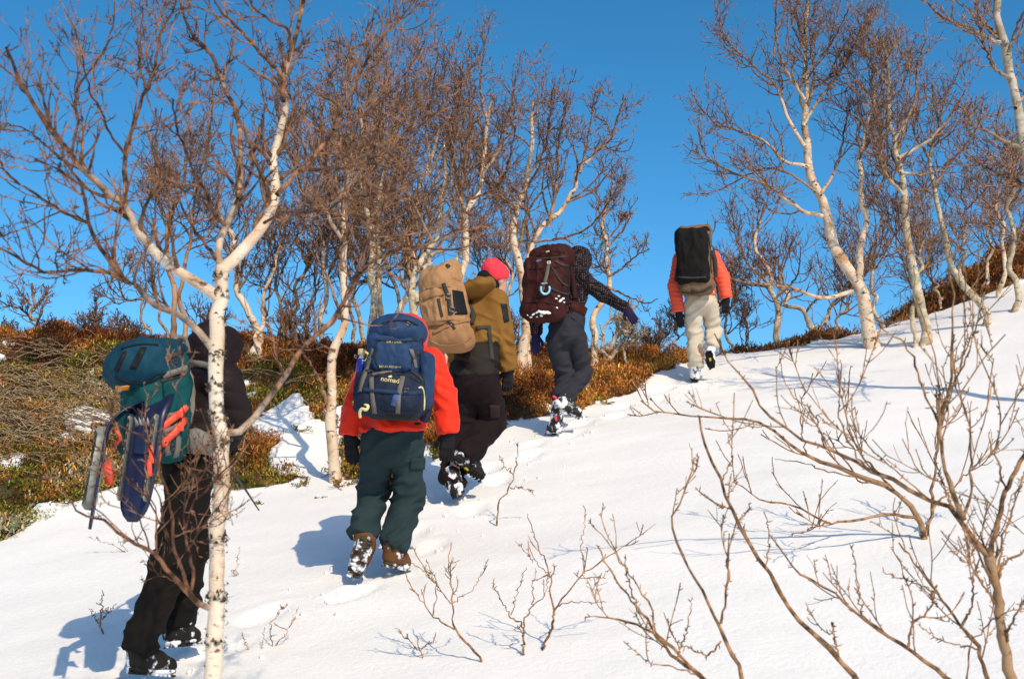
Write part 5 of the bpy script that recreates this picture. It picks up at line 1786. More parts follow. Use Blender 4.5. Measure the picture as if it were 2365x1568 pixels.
def snowshoe(label, fr, top, bot, nrm, width, seed, straps=True):
    """deck between two survey points (nose, tail); nrm: outward direction of the toothed underside"""
    a, b_ = fr(*top), fr(*bot)
    v = norm(a - b_); n = np.asarray(nrm, float); n = norm(n - v * (n @ v)); u = np.cross(v, n)
    L = np.linalg.norm(a - b_); c = (a + b_) / 2
    base = fr.o + c
    root = empty('snowshoe', base)
    tag(root, label, 'snowshoe', 'snowshoes on the teal pack')
    M = np.c_[np.stack([u, -n, v], 1), np.zeros(3)]
    nose = lambda z: -.13 * np.clip((np.asarray(z) - L * .22) / (L * .28), 0, 1) ** 2 * -1.0
    deck = deck_mesh(L, width, lambda z: float(nose(z)), M, 'deck', m_deck, root)
    for s in (-1, 1):
        o = []
        z0, z1 = -L * .36, L * .26
        n_t = 22
        o.append((0.0, z0)); o.append((0.0, z1))
        for i in range(n_t, -1, -1):
            z = z0 + (z1 - z0) * i / n_t
            o.append((-.030 - (.014 if i % 2 else 0.0), z))
        MM = np.c_[np.stack([n * -1.0, u, v], 1), u * s * width * .36 + n * .006]
        prism(o, .004, 'rail', m_rail, root, MM)
    B_ = Soft(.006); Rb = np.stack([u, n, v], 1)
    B_.add(box(n * .018 + v * L * .06, (width * .20, .008, .055), .006, Rb)); B_.add(box(n * .018 + v * (L * .06 + .05), (width * .14, .008, .03), .006, Rb))
    B_.obj('binding_plate', m_deck, root, .006)
    for k_ in (-1.2, -.4, .4, 1.2):
        o = [(k_ * .022 - .013, .0), (k_ * .022 + .013, .0), (k_ * .026, .048)]
        MM = np.c_[np.stack([u, v, n * .6 + v * .8], 1), n * .02 + v * (L * .06 + .07)]
        prism(o, .003, 'claw', m_claw, root, MM)
    if straps:
        for k_, (z, len_) in enumerate([(L * .0, .10), (-L * .10, .08)]):
            p0 = u * width * .22 + v * z + n * .02
            q = np.array([p0, p0 + u * .03 + n * .03 + v * .01, p0 + u * .04 + n * .02 - v * .03 - v * len_ * .3])
            q = spline(q, 9); g = norm(np.cross(np.gradient(q, axis=0), v + u * .2))
            ribbon('binding_strap', q, g, .02, .003, m_orange, root)
    return root


snowshoe('navy snowshoe with its toothed underside facing out, strapped to the teal pack', f1, (350, 884, -.36), (306, 1205, -.46), (-.22, -.97, 0), .175, 1)
snowshoe('navy snowshoe hanging edge on at the outer side of the teal pack', f1, (262, 918, -.40), (208, 1222, -.46), (-.94, -.30, 0), .175, 2, straps=False)
# long orange straps of the bindings
for nm, lab, pts in [('binding_strap', 'upper orange rubber strap with pin holes across the teal pack', [(367, 990), (385, 976), (408, 958), (428, 938)]), ('binding_strap', 'lower orange rubber strap with pin holes across the teal pack', [(374, 1022), (390, 1008), (410, 988), (425, 968)])]:
    q = f1.project(all1, spline(np.c_[np.array(pts, float), np.zeros(4)], 12)[:, :2]); g = all1.grad(q)
    q = q + g * .014 - f1(pts[0][0], pts[0][1], -.25)
    r_ = empty(nm, f1.o + f1(pts[0][0], pts[0][1], -.25)); tag(r_, lab, 'strap', None)
    w = np.full(12, .030); w[0] = w[-1] = .02
    ribbon('rubber_band', q, g, w, .0045, m_orange, r_)
    S = Soft(.004); S.add(cap(q[0] + g[0] * .001, q[0] + g[0] * .006, .019)); S.sub(cap(q[0] - g[0] * .03, q[0] + g[0] * .05, .006)); S.obj('end_ring', m_orange, r_, .0045)
    S = Soft(.004); S.add(box(q[7] + g[7] * .006, (.02, .008, .014), .005, np.eye(3))); S.obj('keeper', m_orange, r_, .0045)
for lab, pts, wd in [('fat orange heel strap dangling below the edge on snowshoe', [(246, 1062, -.5), (249, 1085, -.54), (252, 1118, -.5)], .045), ('curved orange strap behind the navy deck', [(357, 1030, -.33), (366, 1045, -.36), (364, 1065, -.36), (350, 1082, -.33)], .022),
                     ('small orange strap end between the two snowshoes', [(262, 995, -.42), (272, 1000, -.44), (276, 1016, -.42), (262, 1030, -.40)], .018)]:
    q = spline([f1(*t) for t in pts], 10); b0 = q[0].copy(); q = q - b0
    r_ = empty('heel_strap', f1.o + b0); tag(r_, lab, 'strap')
    g = norm(np.tile(np.array([-.3, -.95, .1]), (10, 1)))
    ribbon('rubber_band', q, g, np.r_[wd * .6, np.full(8, wd), wd * .6], .005, m_orange, r_)
# trekking pole
b0 = f1(598, 1178, .75)
r_ = empty('trekking_pole', f1.o + b0); tag(r_, 'thin dark trekking pole held low by the walker in black', 'trekking pole')
tp = f1(500, 1035, .12)
tube_obj('shaft', [tp - b0, f1(560, 1120, .5) - b0, np.zeros(3)], (.009, .007, .004), plain('pole_dark', (.03, .03, .035), .4, .3), r_, 8)
tube_obj('grip', [tp - b0 + norm(tp - b0) * .10, tp - b0 - norm(tp - b0) * .06], (.014, .016), m_rubber, r_, 8)

# ---------------------------------------------------------------- second walker: red jacket, navy pack
f2 = Frame(870, 1335, 6.75)
J2 = dict(pelvis=(906, 1002, 0), chest=(928, 868, .12), neck=(940, 808, .2), head=(940, 778, .27),
          lsh=(860, 842, .12), rsh=(994, 838, .10), rel=(1031, 925, .02), rwr=(1036, 1000, .0), rha=(1030, 1056, .0), lel=(826, 915, .06), lwr=(808, 1006, .03), lha=(815, 1070, .02),
          lhip=(872, 1030, 0), rhip=(942, 1030, 0), lkn=(862, 1130, .10), lan=(838, 1226, -.02), lheel=(848, 1238, -.13), ltoe=(812, 1338, -.06),
          rkn=(944, 1148, .10), ran=(912, 1256, .0), rheel=(888, 1306, -.06), rtoe=(942, 1318, .12))


def hood2(j, fwd, tz):
    return [(cap(j['head'] - fwd * .02, j['head'] + fwd * .03, .125, .115), .05), (cap(j['neck'] - fwd * .04, j['head'] - fwd * .04, .12, .11), .05)]


m_red = fabric('red_shell', (0.78, 0.030, 0.010), .55, .12, sheen=.1)
m_trteal = fabric('dark_teal_trousers', (0.019, 0.034, 0.036), .85, .2)
p2, j2, jk2, tr2, fw2, tz2 = person('person in a red jacket and dark teal trousers carrying the navy pack', f2, J2, (.1, 1, -.2),
    dict(jacket=m_red, trousers=m_trteal, boot=fabric('brown_boot', (0.12, 0.055, 0.022), .75, .3, snow=.42), sole=sole_mat('brown_sole', (.06, .042, .025), .50), glove=m_black_glove),
    dict(hem=((906, 994, 0), (.02, 0, -1)), torso=(.178, .192), flat=1.25, arm=(.078, .070, .060), leg=(.097, .088, .080), hood=hood2, seat=.178, up_l=(.1, .95, .25), up_r=(0, -.1, 1), cuff=.03, boot=1.08, laces=False, curl=.35, thumb_r=-1))
# cargo pocket
patch(f2, tr2, [(948, 1057), (979, 1057), (978, 1083), (946, 1083)], m_trteal, p2, 'cargo_pocket', .010)

bp2 = empty('backpack', f2.o + f2(900, 965, -.25)); off2 = -f2(900, 965, -.25)
tag(bp2, 'navy blue trekking backpack with yellow lettering, on the red jacket', 'backpack')
m_navy = fabric('navy_cordura', (0.020, 0.046, 0.105), .6, .25)
m_navy2 = fabric('navy_dark_cordura', (0.014, 0.021, 0.042), .65, .25)
m_char = fabric('charcoal_base', (0.026, 0.024, 0.024), .8)
up2 = Soft(.03)
up2.add(box(f2(910, 830, -.26), (f2.s(57, -.26), .13, f2.s(60, -.26)), .055, rot(-4, 4), belly=.02))
pack_obj(up2, 'pack_body', m_navy, bp2, off2, disp=wr(.012, 2))
lid2 = Soft(.03)
lid2.add(ell(f2(921, 764, -.26), (f2.s(60, -.26), .155, f2.s(36, -.26)), rot(-4, 3)))
lid2.add(box(f2(920, 772, -.25), (f2.s(57, -.26), .13, f2.s(22, -.26)), .045, rot(-4, 3)))
lo = pack_obj(lid2, 'lid', m_navy, bp2, off2, disp=wr(.011, 7))
fp2 = Soft(.02)
fp2.add(box(f2(907, 826, -.38), (f2.s(44, -.38), .055, f2.s(33, -.38)), .03, rot(-4, 3), taper=-.08))
pack_obj(fp2, 'front_pocket', m_navy, bp2, off2, .009, wr(.012, 4, 13))
lw2 = Soft(.03)
lw2.add(box(f2(904, 908, -.30), (f2.s(75, -.30), .145, f2.s(51, -.30)), .07, rot(-4, 2), taper=.07, belly=.03))
pack_obj(lw2, 'lower_compartment', m_navy2, bp2, off2, disp=wr(.010, 9))
bs2 = Soft(.02); bs2.add(box(f2(912, 957, -.27), (f2.s(54, -.27), .13, f2.s(13, -.27)), .03, rot(-4, 2)))
pack_obj(bs2, 'base_panel', m_char, bp2, off2, .009)
for s, (px, py, w, h, dd) in {'l': (838, 905, 14, 45, -.22), 'r': (984, 880, 13, 62, -.2)}.items():
    S = Soft(.02); S.add(box(f2(px, py, dd), (f2.s(w, dd), .09, f2.s(h, dd)), .03, rot(-4, 2)))
    pack_obj(S, 'side_pocket', m_navy2 if s == 'l' else m_navy, bp2, off2, .009, wr(.010, 3))
bl2 = Soft(.02); bl2.add(box(f2(985, 950, -.12), (f2.s(10), .07, f2.s(26)), .02, rot(0, 12)))
pack_obj(bl2, 'hip_belt', m_navy2, bp2, off2, .009)
all2 = Union(up2, lid2, fp2, lw2)
for path, w, mt in [([(858, 872), (860, 915), (866, 953)], .026, m_webbing_grey), ([(930, 870), (926, 890), (921, 910), (919, 953)], .026, m_webbing_grey), ([(836, 900), (880, 903), (945, 908), (975, 905)], .022, fabric('navy_webbing', (.02, .04, .08), .8)),
                    ([(948, 806), (955, 826), (960, 850)], .024, m_webbing_grey), ([(960, 816), (975, 816), (990, 816)], .022, m_webbing), ([(860, 866), (880, 862), (905, 858)], .018, m_webbing_grey),
                    ([(862, 805), (848, 850), (836, 885), (832, 905)], .030, m_webbing_grey), ([(950, 858), (965, 868), (975, 880)], .024, m_webbing), ([(918, 906), (912, 922), (908, 936)], .030, fabric('blue_webbing', (.06, .10, .24), .8))]:
    shift(strap(f2, all2, path, w, mt, bp2, lift=.004), off2)
for px, py, w, h, r in [(938, 902, .034, .030, 0), (979, 815, .030, .024, 0), (955, 822, .026, .034, 20), (942, 750, .030, .032, 35), (852, 858, .03, .03, 30)]:
    shift(buckle(f2, all2, px, py, w, h, r, m_buckle, bp2), off2)
shift(text_on(f2, all2, 'nomad', 901, 878, 15, 8, m_cream, bp2, 'logo_lettering', 1.05), off2)
shift(patch(f2, all2, [(896, 869), (904, 867), (906, 871), (898, 873)], m_cream, bp2, 'logo_mark', .004, 4), off2)
shift(text_on(f2, all2, 'BATURA', 910, 791, 6.5, 2, m_yel, bp2, 'lid_lettering', 1.4), off2)
shift(text_on(f2, all2, 'BATURA PRO 65+10', 901, 847, 6.0, 2, m_yel, bp2, 'pocket_lettering', .95), off2)
shift(strap(f2, all2, [(966, 896), (972, 893), (977, 905), (979, 925), (978, 945)], .009, m_cream, bp2, 'cream_piping', .004, .004), off2)
tube_b = lambda pts, r, m, nm='cord_loop': shift(tube_obj(nm, [f2(*q) for q in pts], r, m, bp2, 6), off2)
tube_b([(842, 933, -.45), (850, 938, -.46), (846, 946, -.46), (836, 944, -.45), (831, 952, -.44), (832, 964, -.42)], .009, m_cream)
tube_b([(843, 812, -.36), (850, 818, -.36), (848, 828, -.35), (843, 834, -.34)], .006, m_yel)
tube_b([(815, 928, -.12), (828, 926, -.14), (828, 934, -.14), (816, 934, -.12)], .007, m_yel)
S = Soft(.01); S.add(box(f2(992, 905, -.10), (f2.s(6), .012, f2.s(7)), .006, rot(0, 25))); pack_obj(S, 'yellow_tab', m_yel, bp2, off2, .006)
for path in ([(868, 838), (862, 880), (858, 930)], [(985, 830), (990, 870), (988, 930)]):
    shift(strap(f2, jk2, path, .06, m_navy2, bp2, 'shoulder_strap', .01, .004), off2)

for path, w, mt in [([(868, 784), (890, 788), (930, 789), (976, 784)], .008, m_char), ([(866, 800), (868, 835), (885, 856), (940, 856), (952, 835), (950, 800)], .007, m_char), ([(838, 880), (870, 868), (930, 866), (972, 884)], .008, m_char),
                    ([(835, 935), (870, 948), (940, 950), (972, 936)], .007, m_char), ([(880, 748), (905, 741), (940, 741), (965, 752)], .006, m_char)]:
    shift(strap(f2, all2, path, w, mt, bp2, 'seam', .0025, .002, 20), off2)

# bottle in the side pocket
b0 = f2(833, 880, -.26)
wb = empty('water_bottle', f2.o + b0); tag(wb, 'cobalt blue bottle with a wooden cap, beside the navy pack', 'bottle')


def lathe(name, prof, mat, parent, axis_roll=0, sides=20):
    pr = np.array(prof, float); n = len(pr); a = np.arange(sides) * 2 * math.pi / sides
    V = np.stack([pr[:, 0:1] * np.cos(a), pr[:, 0:1] * np.sin(a), np.repeat(pr[:, 1:2], sides, 1)], -1).reshape(-1, 3) @ rot(0, axis_roll).T
    o = np.arange(n - 1)[:, None] * sides; i = np.arange(sides)[None]; i2 = (i + 1) % sides
    Q = np.stack([o + i, o + i2, o + sides + i2, o + sides + i], -1).reshape(-1, 4)
    return link(name, mesh_np(name, V, Q), mat, parent)


lathe('bottle_body', [(0, 0), (.026, 0), (.031, .006), (.031, .10), (.029, .118), (.022, .128)], plain('cobalt_enamel', (.01, .03, .30), .25), wb, 4)
lathe('neck', [(.022, .126), (.023, .146), (.023, .15)], plain('steel_ring', (.55, .52, .48), .35, .6), wb, 4)
lathe('cap', [(.027, .149), (.030, .152), (.030, .180), (.027, .184), (0, .185)], plain('wooden_cap', (.62, .42, .24), .6), wb, 4)
for i, (dz, dx) in enumerate([(.10, .010), (.028, -.006), (.008, -.018)]):
    S = Soft(.002); S.add(ell(np.array([dx, -.0305 + abs(dx) * .3, dz]), (.007, .003, .007))); S.obj('white_dot', plain('white_print%d' % i, (.8, .8, .82), .4), wb, .003)
tube_obj('carry_loop', [(-.022, 0, .14), (-.036, -.004, .15), (-.034, -.004, .135), (-.024, -.003, .13)], .004, m_webbing_grey, wb, 6)

# ---------------------------------------------------------------- third walker: ochre jacket, pink beanie, tan pack
f3 = Frame(1055, 1150, 8.36)
J3 = dict(pelvis=(1094, 868, 0), chest=(1116, 740, .08), neck=(1132, 682, .14), head=(1144, 649, .20),
          lsh=(1072, 700, .18), rsh=(1147, 698, .02), rel=(1161, 785, 0), rwr=(1174, 853, .04), rha=(1171, 902, .05), lel=(1052, 790, .28), lwr=(1062, 850, .36), lha=(1066, 890, .38),
          lhip=(1072, 890, .06), rhip=(1116, 890, -.02), rkn=(1138, 968, .18), ran=(1078, 1050, -.04), rheel=(1044, 1058, -.12), rtoe=(1116, 1112, .0),
          lkn=(1068, 975, .10), lan=(1046, 1105, -.02), lheel=(1056, 1148, -.12), ltoe=(1060, 1140, .16))


def hood3(j, fwd, tz):
    return [(ell(f3(1104, 662, -.02), (.135, .125, .062), rot(-27, -14)), .03), (ell(f3(1090, 672, .02), (.10, .12, .055), rot(-27, -10)), .03)]


m_och = fabric('ochre_shell', (0.20, 0.096, 0.020), .75, .2)
p3, j3, jk3, tr3, fw3, tz3 = person('person in an ochre jacket and pink beanie carrying the tan pack', f3, J3, (.75, .64, -.12),
    dict(jacket=m_och, panel=fabric('charcoal_shell', (0.022, 0.018, 0.015), .8), trousers=fabric('aubergine_trousers', (0.012, 0.0065, 0.0068), .85, .3), boot=fabric('black_boot_b', (0.018, 0.017, 0.016), .6, .3, snow=.48),
         sole=sole_mat('sole_b', (.02, .018, .018), .42), glove=fabric('dark_glove', (.016, .016, .018), .8)),
    dict(hem=((1095, 868, 0), (.0, 0, -1)), torso=(.185, .185), flat=1.2, arm=(.088, .080, .064), leg=(.118, .105, .095), hood=hood3, panel=((1080, 797, 0), (.08, 0, -1)), seat=.18, cuff=.05, up_r=(.45, .55, .7), boot=1.12, laces=False, badge=m_yellow, thumb_r=-1))
patch(f3, jk3, [(1157, 702), (1170, 702), (1175, 742), (1164, 746)], fabric('sleeve_patch', (.02, .02, .022), .7), p3, 'sleeve_patch', .006)
patch(f3, tr3, [(1130, 935), (1152, 935), (1152, 962), (1132, 966)], fabric('aubergine_pocket', (.028, .016, .017), .85), p3, 'cargo_pocket', .012)
# beanie and dark inner collar
BN = Soft(.03); hd = j3['head']; lk = norm(np.array([.75, .64, -.12]))
BN.add(ell(hd + np.array([0, 0, .032]), (.098, .115, .098), rot(-48, 0))); BN.add(cap(hd + np.array([0, 0, .085]) - lk * .03, hd + np.array([0, 0, .06]), .085, .095)); BN.cut(hd + np.array([0, 0, .005]) + lk * .0, -np.array([0, 0, 1]) * .9 + lk * .25)
BN.obj('beanie', fabric('pink_knit', (0.82, 0.045, 0.065), .9, .12, bstr=.5), p3, .0085, disp=lambda p: .003 * np.sin(p[:, 0] * 420) + .005 * (fbm(p * 20, 2) - .5))
NB = Soft(.02); NB.add(cap(f3(1122, 672, .10), f3(1130, 660, .14), .085, .075)); NB.add(cap(f3(1117, 640, .10), f3(1128, 652, .10), .05, .055))
NB.obj('neck_warmer', fabric('black_fleece', (.012, .011, .011), .95), p3, .009, disp=wr(.004, 2, 14))

bp3 = empty('backpack', f3.o + f3(1010, 805, -.2)); off3 = -f3(1010, 805, -.2)
tag(bp3, 'tan roll top backpack slung low, worn over the ochre jacket', 'backpack')
m_tan = fabric('tan_canvas', (0.345, 0.185, 0.085), .8, .18)
m_tan2 = fabric('tan_canvas_dark', (0.30, 0.155, 0.070), .8, .2)
Y3 = -30
b3 = Soft(.04)
b3.add(box(f3(1026, 705, -.20), (.148, .12, .275), .07, rot(Y3, -10), taper=.12, belly=.02))
pack_obj(b3, 'pack_body', m_tan, bp3, off3, disp=wr(.013, 3, 9))
t3 = Soft(.04); t3.add(box(f3(1026, 642, -.18), (.115, .085, .065), .05, rot(Y3, -6))); t3.add(cap(f3(1008, 632, -.16), f3(1046, 622, -.14), .045, .05)); t3.add(ell(f3(1040, 612, -.15), (.05, .04, .03), rot(0, -20)))
pack_obj(t3, 'roll_top', m_tan, bp3, off3, .009, wr(.010, 8, 14))
l3 = Soft(.04); l3.add(ell(f3(1042, 772, -.22), (.185, .16, .115), rot(Y3, 22))); l3.add(ell(f3(1015, 780, -.24), (.12, .13, .09), rot(Y3, 10)))
pack_obj(l3, 'bottom_compartment', m_tan2, bp3, off3, .010, wr(.012, 6, 8))
fk3 = Soft(.03); fk3.add(box(f3(1000, 712, -.33), (.085, .05, .13), .035, rot(Y3 - 8, -12)))
pack_obj(fk3, 'front_pocket', m_tan, bp3, off3, .009, wr(.010, 1, 12))
all3 = Union(b3, t3, l3, fk3)
shift(patch(f3, all3, [(1044, 670), (1068, 674), (1079, 726), (1050, 728)], blk, bp3, 'side_panel', .006), off3)
for path, w, mt in [([(980, 690), (1000, 683), (1025, 678)], .025, m_tan2), ([(1024, 655), (1036, 690), (1040, 728)], .028, m_webbing), ([(1012, 690), (1015, 710), (1020, 732)], .022, m_webbing), ([(975, 690), (968, 705), (962, 718)], .03, m_tan2),
                    ([(1000, 770), (1040, 752), (1085, 738)], .016, m_tan2), ([(1035, 742), (1044, 752), (1050, 760)], .02, m_webbing)]:
    shift(strap(f3, all3, path, w, mt, bp3, lift=.005), off3)
for px, py, w, h, r in [(1043, 716, .045, .05, 20), (1035, 686, .035, .05, 10), (1034, 615, .03, .03, 40), (1044, 750, .03, .03, 30)]:
    shift(buckle(f3, all3, px, py, w, h, r, m_buckle, bp3), off3)
for path, w in [([(972, 745), (1000, 742), (1040, 738), (1085, 745)], .008), ([(985, 668), (1010, 664), (1040, 662)], .007), ([(975, 770), (1010, 795), (1060, 795), (1090, 775)], .007)]:
    shift(strap(f3, all3, path, w, m_tan2, bp3, 'seam', .003, .002, 18), off3)
shift(strap(f3, jk3, [(1078, 690), (1085, 712), (1092, 730), (1088, 748)], .05, m_webbing, bp3, 'shoulder_strap', .010, .006), off3)
shift(strap(f3, jk3, [(1100, 758), (1116, 757), (1128, 757)], .03, m_webbing, bp3, 'shoulder_strap', .006, .006), off3)
shift(strap(f3, jk3, [(1128, 752), (1132, 790), (1136, 830)], .03, m_webbing, bp3, 'waist_strap', .006, .004), off3)

# ---------------------------------------------------------------- fourth walker: dotted hoodie, maroon pack
f4 = Frame(1285, 1000, 10.35)
J4 = dict(pelvis=(1307, 757, 0), chest=(1324, 672, .08), neck=(1334, 628, .14), head=(1338, 600, .2),
          lsh=(1276, 650, .14), rsh=(1346, 643, .02), rel=(1394, 682, -.02), rwr=(1446, 712, .0), rha=(1464, 738, .0), lel=(1238, 712, .12), lwr=(1238, 775, .08), lha=(1237, 812, .08),
          lhip=(1286, 785, 0), rhip=(1330, 782, 0), rkn=(1346, 860, .16), ran=(1306, 922, .0), rheel=(1280, 938, -.10), rtoe=(1343, 966, .0),
          lkn=(1304, 868, .10), lan=(1288, 945, .0), lheel=(1290, 998, -.08), ltoe=(1266, 1003, .12))


def hood4(j, fwd, tz):
    return [(cap(j['head'] - fwd * .02, j['head'] + fwd * .02, .118, .11), .04), (cap(j['neck'] - fwd * .02, j['head'] - fwd * .03, .108, .105), .04)]


m_dot = dots_fabric('dotted_knit', (0.012, 0.007, 0.009), (0.17, 0.10, 0.105), 58)
p4, j4, jk4, tr4, fw4, tz4 = person('person in a dark dotted hooded top stretching one arm sideways for balance', f4, J4, (.5, .85, -.1),
    dict(jacket=m_dot, trousers=fabric('slate_trousers', (0.028, 0.027, 0.034), .9, .2), boot=fabric('grey_boot', (0.03, 0.03, 0.03), .6, .3, snow=.50), sole=sole_mat('sole_c', (.03, .03, .028), .50), glove=fabric('purple_glove', (.020, .014, .05), .8)),
    dict(hem=((1307, 754, 0), (.12, 0, -1)), torso=(.140, .150), flat=1.25, arm=(.072, .060, .050), leg=(.098, .083, .066), hood=hood4, seat=.165, up_r=(.35, .5, .8), cuff=.02, boot=1.05, laces=False, thumb_r=-1, cell=.011))
for (px, py, dd, rl) in ((1281, 917, -.06, -60), (1284, 966, -.07, 0)):
    S = Soft(.003); S.add(box(f4(px, py, dd - .02), (.012, .006, .022), .005, rot(0, rl))); S.obj('boot_pull_tab', plain('red_tab', (.7, .02, .05), .6), p4, .005)
bp4 = empty('backpack', f4.o + f4(1255, 740, -.2)); off4 = -f4(1255, 740, -.2)
tag(bp4, 'dark maroon backpack dusted with snow at its base, on the dotted top', 'backpack')
m_mar = fabric('maroon_cordura', (0.042, 0.010, 0.008), .65, .3)
m_mar2 = fabric('maroon_dark_cordura', (0.024, 0.010, 0.010), .75, .3)  # darker maroon cloth for side pocket, seams and shoulder strap
Y4 = -22
b4 = Soft(.04)
b4.add(box(f4(1259, 668, -.22), (.185, .13, .275), .07, rot(Y4, 5), belly=.03))
b4.add(ell(f4(1250, 716, -.24), (.175, .14, .11), rot(Y4, -8)))
pack_obj(b4, 'pack_body', m_mar, bp4, off4, disp=wr(.014, 3, 9))
l4 = Soft(.04); l4.add(box(f4(1275, 597, -.20), (.175, .15, .085), .07, rot(Y4, -4))); l4.add(ell(f4(1280, 586, -.2), (.155, .15, .08), rot(Y4, -4)))
pack_obj(l4, 'lid', m_mar, bp4, off4, .010, wr(.012, 8, 10))
s4 = Soft(.03); s4.add(box(f4(1296, 660, -.24), (.06, .10, .17), .04, rot(Y4 + 10, 4)))
pack_obj(s4, 'side_pocket', m_mar2, bp4, off4, .009, wr(.010, 1, 12))
all4 = Union(b4, l4, s4)
for path, w, mt in [([(1268, 606), (1262, 640), (1252, 672)], .03, m_webbing_grey), ([(1240, 600), (1275, 596), (1312, 592)], .016, m_webbing), ([(1275, 618), (1295, 650), (1312, 662)], .016, m_webbing), ([(1270, 665), (1295, 676), (1312, 680)], .018, m_webbing), ([(1282, 604), (1300, 612), (1316, 615)], .02, m_webbing)]:
    shift(strap(f4, all4, path, w, mt, bp4, lift=.005), off4)
for path, w in [([(1222, 622), (1250, 620), (1290, 616), (1312, 614)], .008), ([(1215, 700), (1245, 697), (1290, 705)], .008), ([(1238, 592), (1270, 580), (1305, 584)], .007)]:
    shift(strap(f4, all4, path, w, m_mar2, bp4, 'seam', .003, .002, 18), off4)
shift(buckle(f4, all4, 1268, 607, .035, .03, 0, plain('pale_buckle', (.5, .48, .42), .5), bp4), off4)
shift(patch(f4, all4, [(1238, 602), (1250, 599), (1250, 603), (1239, 606)], fabric('lid_label', (.10, .12, .22), .7), bp4, 'lid_label', .006, 4), off4)
shift(patch(f4, all4, [(1261, 581), (1269, 579), (1269, 582), (1261, 584)], m_cream, bp4, 'lid_mark', .006, 4), off4)
rs = np.random.default_rng(3)
cl = Soft(.012)
for px, py, r in [(1232, 726, 5), (1240, 722, 4), (1247, 720, 6), (1256, 722, 7), (1264, 721, 5), (1270, 724, 4), (1226, 732, 4), (1240, 732, 3), (1285, 690, 4), (1294, 694, 6), (1300, 690, 5), (1290, 684, 4), (1303, 698, 3), (1286, 711, 3), (1250, 729, 4), (1218, 728, 3)]:
    q = f4.project(all4, [(px, py)])[0]; cl.add(ell(q, (f4.s(r), .012, f4.s(r * .55)), rot(0, rs.uniform(-30, 30))), .01)
pack_obj(cl, 'caked_snow', m_snowclump, bp4, off4, .007, lambda p: .012 * (fbm(p * 60, 2) - .5)); bp4.children[-1]['kind'] = 'stuff'
for path in ([(1316, 605), (1322, 640), (1328, 690)],):
    shift(strap(f4, jk4, path, .05, m_mar2, bp4, 'shoulder_strap', .010, .006), off4)
shift(strap(f4, jk4, [(1318, 705), (1335, 712), (1352, 722)], .09, m_mar, bp4, 'hip_belt', .010, .006), off4)
b0 = f4.project(all4, [(1259, 668)])[0] + np.array([0, -.02, 0])
kb = empty('carabiner', f4.o + b0); tag(kb, 'pale blue carabiner clipped to the maroon pack', 'carabiner')
th_ = np.linspace(.5, 2 * math.pi + .2, 14)
tube_obj('hook', [(f4.s(11) * .9 * math.cos(t) , -.005, f4.s(12) * math.sin(t)) for t in np.linspace(-3.6, .5, 14)], .010, plain('pale_blue_alloy', (.30, .62, .78), .35, .2), kb, 7, 30)
tube_obj('gate', [(-.035, -.005, .045), (.02, -.005, .05)], .006, m_claw, kb, 6)

# ---------------------------------------------------------------- fifth walker: orange down jacket, black and brown pack
f5 = Frame(1607, 880, 12.55)
J5 = dict(pelvis=(1618, 688, 0), chest=(1612, 618, .06), neck=(1610, 582, .12), head=(1606, 562, .2),
          lsh=(1572, 600, .08), rsh=(1645, 596, .06), rel=(1669, 640, .02), rwr=(1678, 690, .0), rha=(1674, 728, .0), lel=(1558, 660, .04), lwr=(1567, 722, .0), lha=(1574, 758, .0),
          lhip=(1600, 706, 0), rhip=(1638, 704, 0), lkn=(1603, 772, .05), lan=(1607, 845, .0), lheel=(1605, 881, -.08), ltoe=(1602, 874, .2),
          rkn=(1647, 762, .14), ran=(1644, 800, .0), rheel=(1636, 810, -.12), rtoe=(1645, 854, -.05))
m_or = fabric('orange_down', (0.80, 0.105, 0.055), .5, .14)
p5, j5, jk5, tr5, fw5, tz5 = person('person in an orange down jacket and cream trousers, highest on the slope', f5, J5, (.05, 1, 0),
    dict(jacket=m_or, trousers=fabric('cream_trousers', (0.52, 0.44, 0.33), .85, .14), boot=fabric('white_boot', (0.10, 0.09, 0.085), .6, .3, snow=.56), sole=sole_mat('sole_d', (.015, .015, .015), .36), glove=m_black_glove),
    dict(hem=((1618, 684, 0), (0, 0, -1)), torso=(.175, .175), flat=1.25, arm=(.085, .078, .066), leg=(.098, .088, .077), jdisp=baffles(.05, .010, 3), seat=.172, up_r=(.1, .95, .25), cuff=.02, boot=1.05, laces=False, badge=m_yellow, cell=.0125, thumb_r=-1))
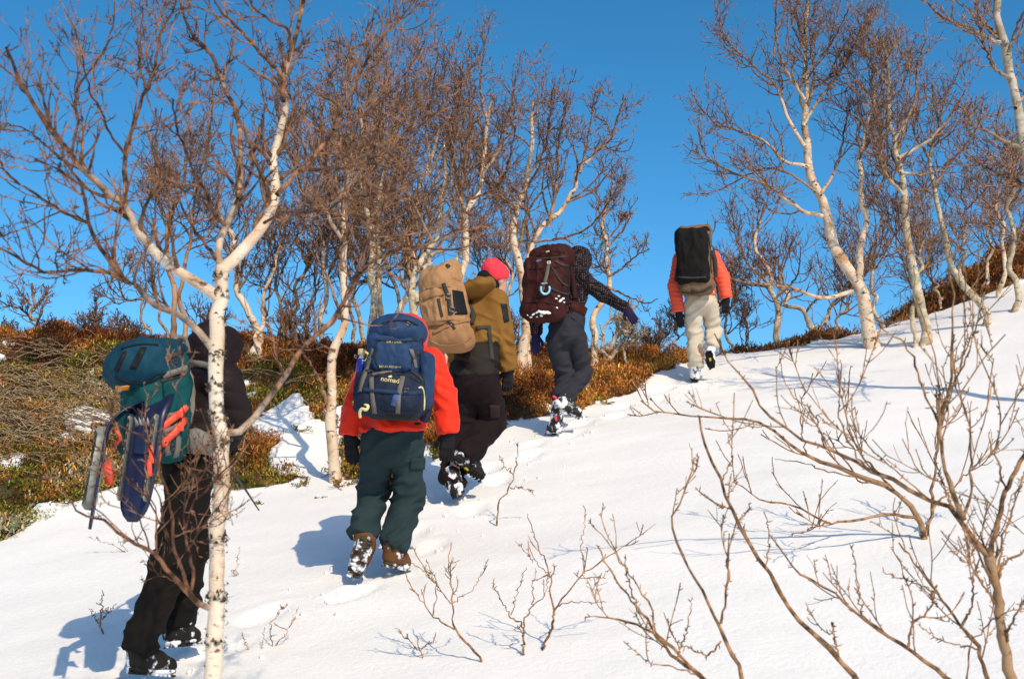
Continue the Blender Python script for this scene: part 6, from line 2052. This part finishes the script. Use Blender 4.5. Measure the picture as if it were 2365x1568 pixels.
bp5 = empty('backpack', f5.o + f5(1600, 680, -.2)); off5 = -f5(1600, 680, -.2)
tag(bp5, 'tall boxy black and brown backpack on the orange jacket', 'backpack')
m_brn = fabric('brown_canvas', (0.155, 0.098, 0.055), .8, .2)
m_blk = fabric('black_mesh', (0.009, 0.008, 0.0075), .8, .3)
Y5 = -16
b5 = Soft(.04); b5.add(box(f5(1605, 606, -.22), (.178, .13, .355), .07, rot(Y5, -2), taper=-.04)); b5.add(ell(f5(1608, 660, -.22), (.19, .14, .09), rot(Y5, -4)))
pack_obj(b5, 'pack_body', m_brn, bp5, off5, .012, wr(.010, 3, 8))
f5p = Soft(.03); f5p.add(box(f5(1599, 592, -.31), (.170, .078, .30), .05, rot(Y5, -2), belly=.02))
pack_obj(f5p, 'front_panel', m_blk, bp5, off5, .012, wr(.012, 5, 9))
for (px, py) in ((1570, 543), (1629, 538)):
    S = Soft(.02); S.add(cap(f5(px, py - 6, -.32), f5(px, py + 10, -.30), .045, .05)); pack_obj(S, 'top_roll', m_blk, bp5, off5, .011, wr(.006, 2))
t5 = Soft(.03); t5.add(cap(f5(1578, 534, -.24), f5(1632, 531, -.22), .055, .055)); pack_obj(t5, 'lid', m_brn, bp5, off5, .011, wr(.008, 4))
all5 = Union(b5, f5p)
for path, w, mt in [([(1575, 674), (1600, 677), (1625, 672), (1643, 660)], .028, m_webbing), ([(1636, 540), (1640, 580), (1642, 630)], .02, m_webbing), ([(1566, 640), (1595, 642), (1630, 640)], .02, m_webbing)]:
    shift(strap(f5, all5, path, w, mt, bp5, lift=.005), off5)
shift(buckle(f5, all5, 1602, 674, .05, .035, 0, m_buckle, bp5), off5)
for path in ([(1645, 580), (1652, 610), (1652, 640)], [(1575, 590), (1566, 620), (1562, 650)]):
    shift(strap(f5, jk5, path, .05, m_webbing, bp5, 'shoulder_strap', .010, .006), off5)
shift(tube_obj('loose_strap', [f5(1648, 640, -.1), f5(1657, 660, -.08), f5(1659, 690, -.05), f5(1660, 700, -.05)], .012, m_webbing, bp5, 6), off5)
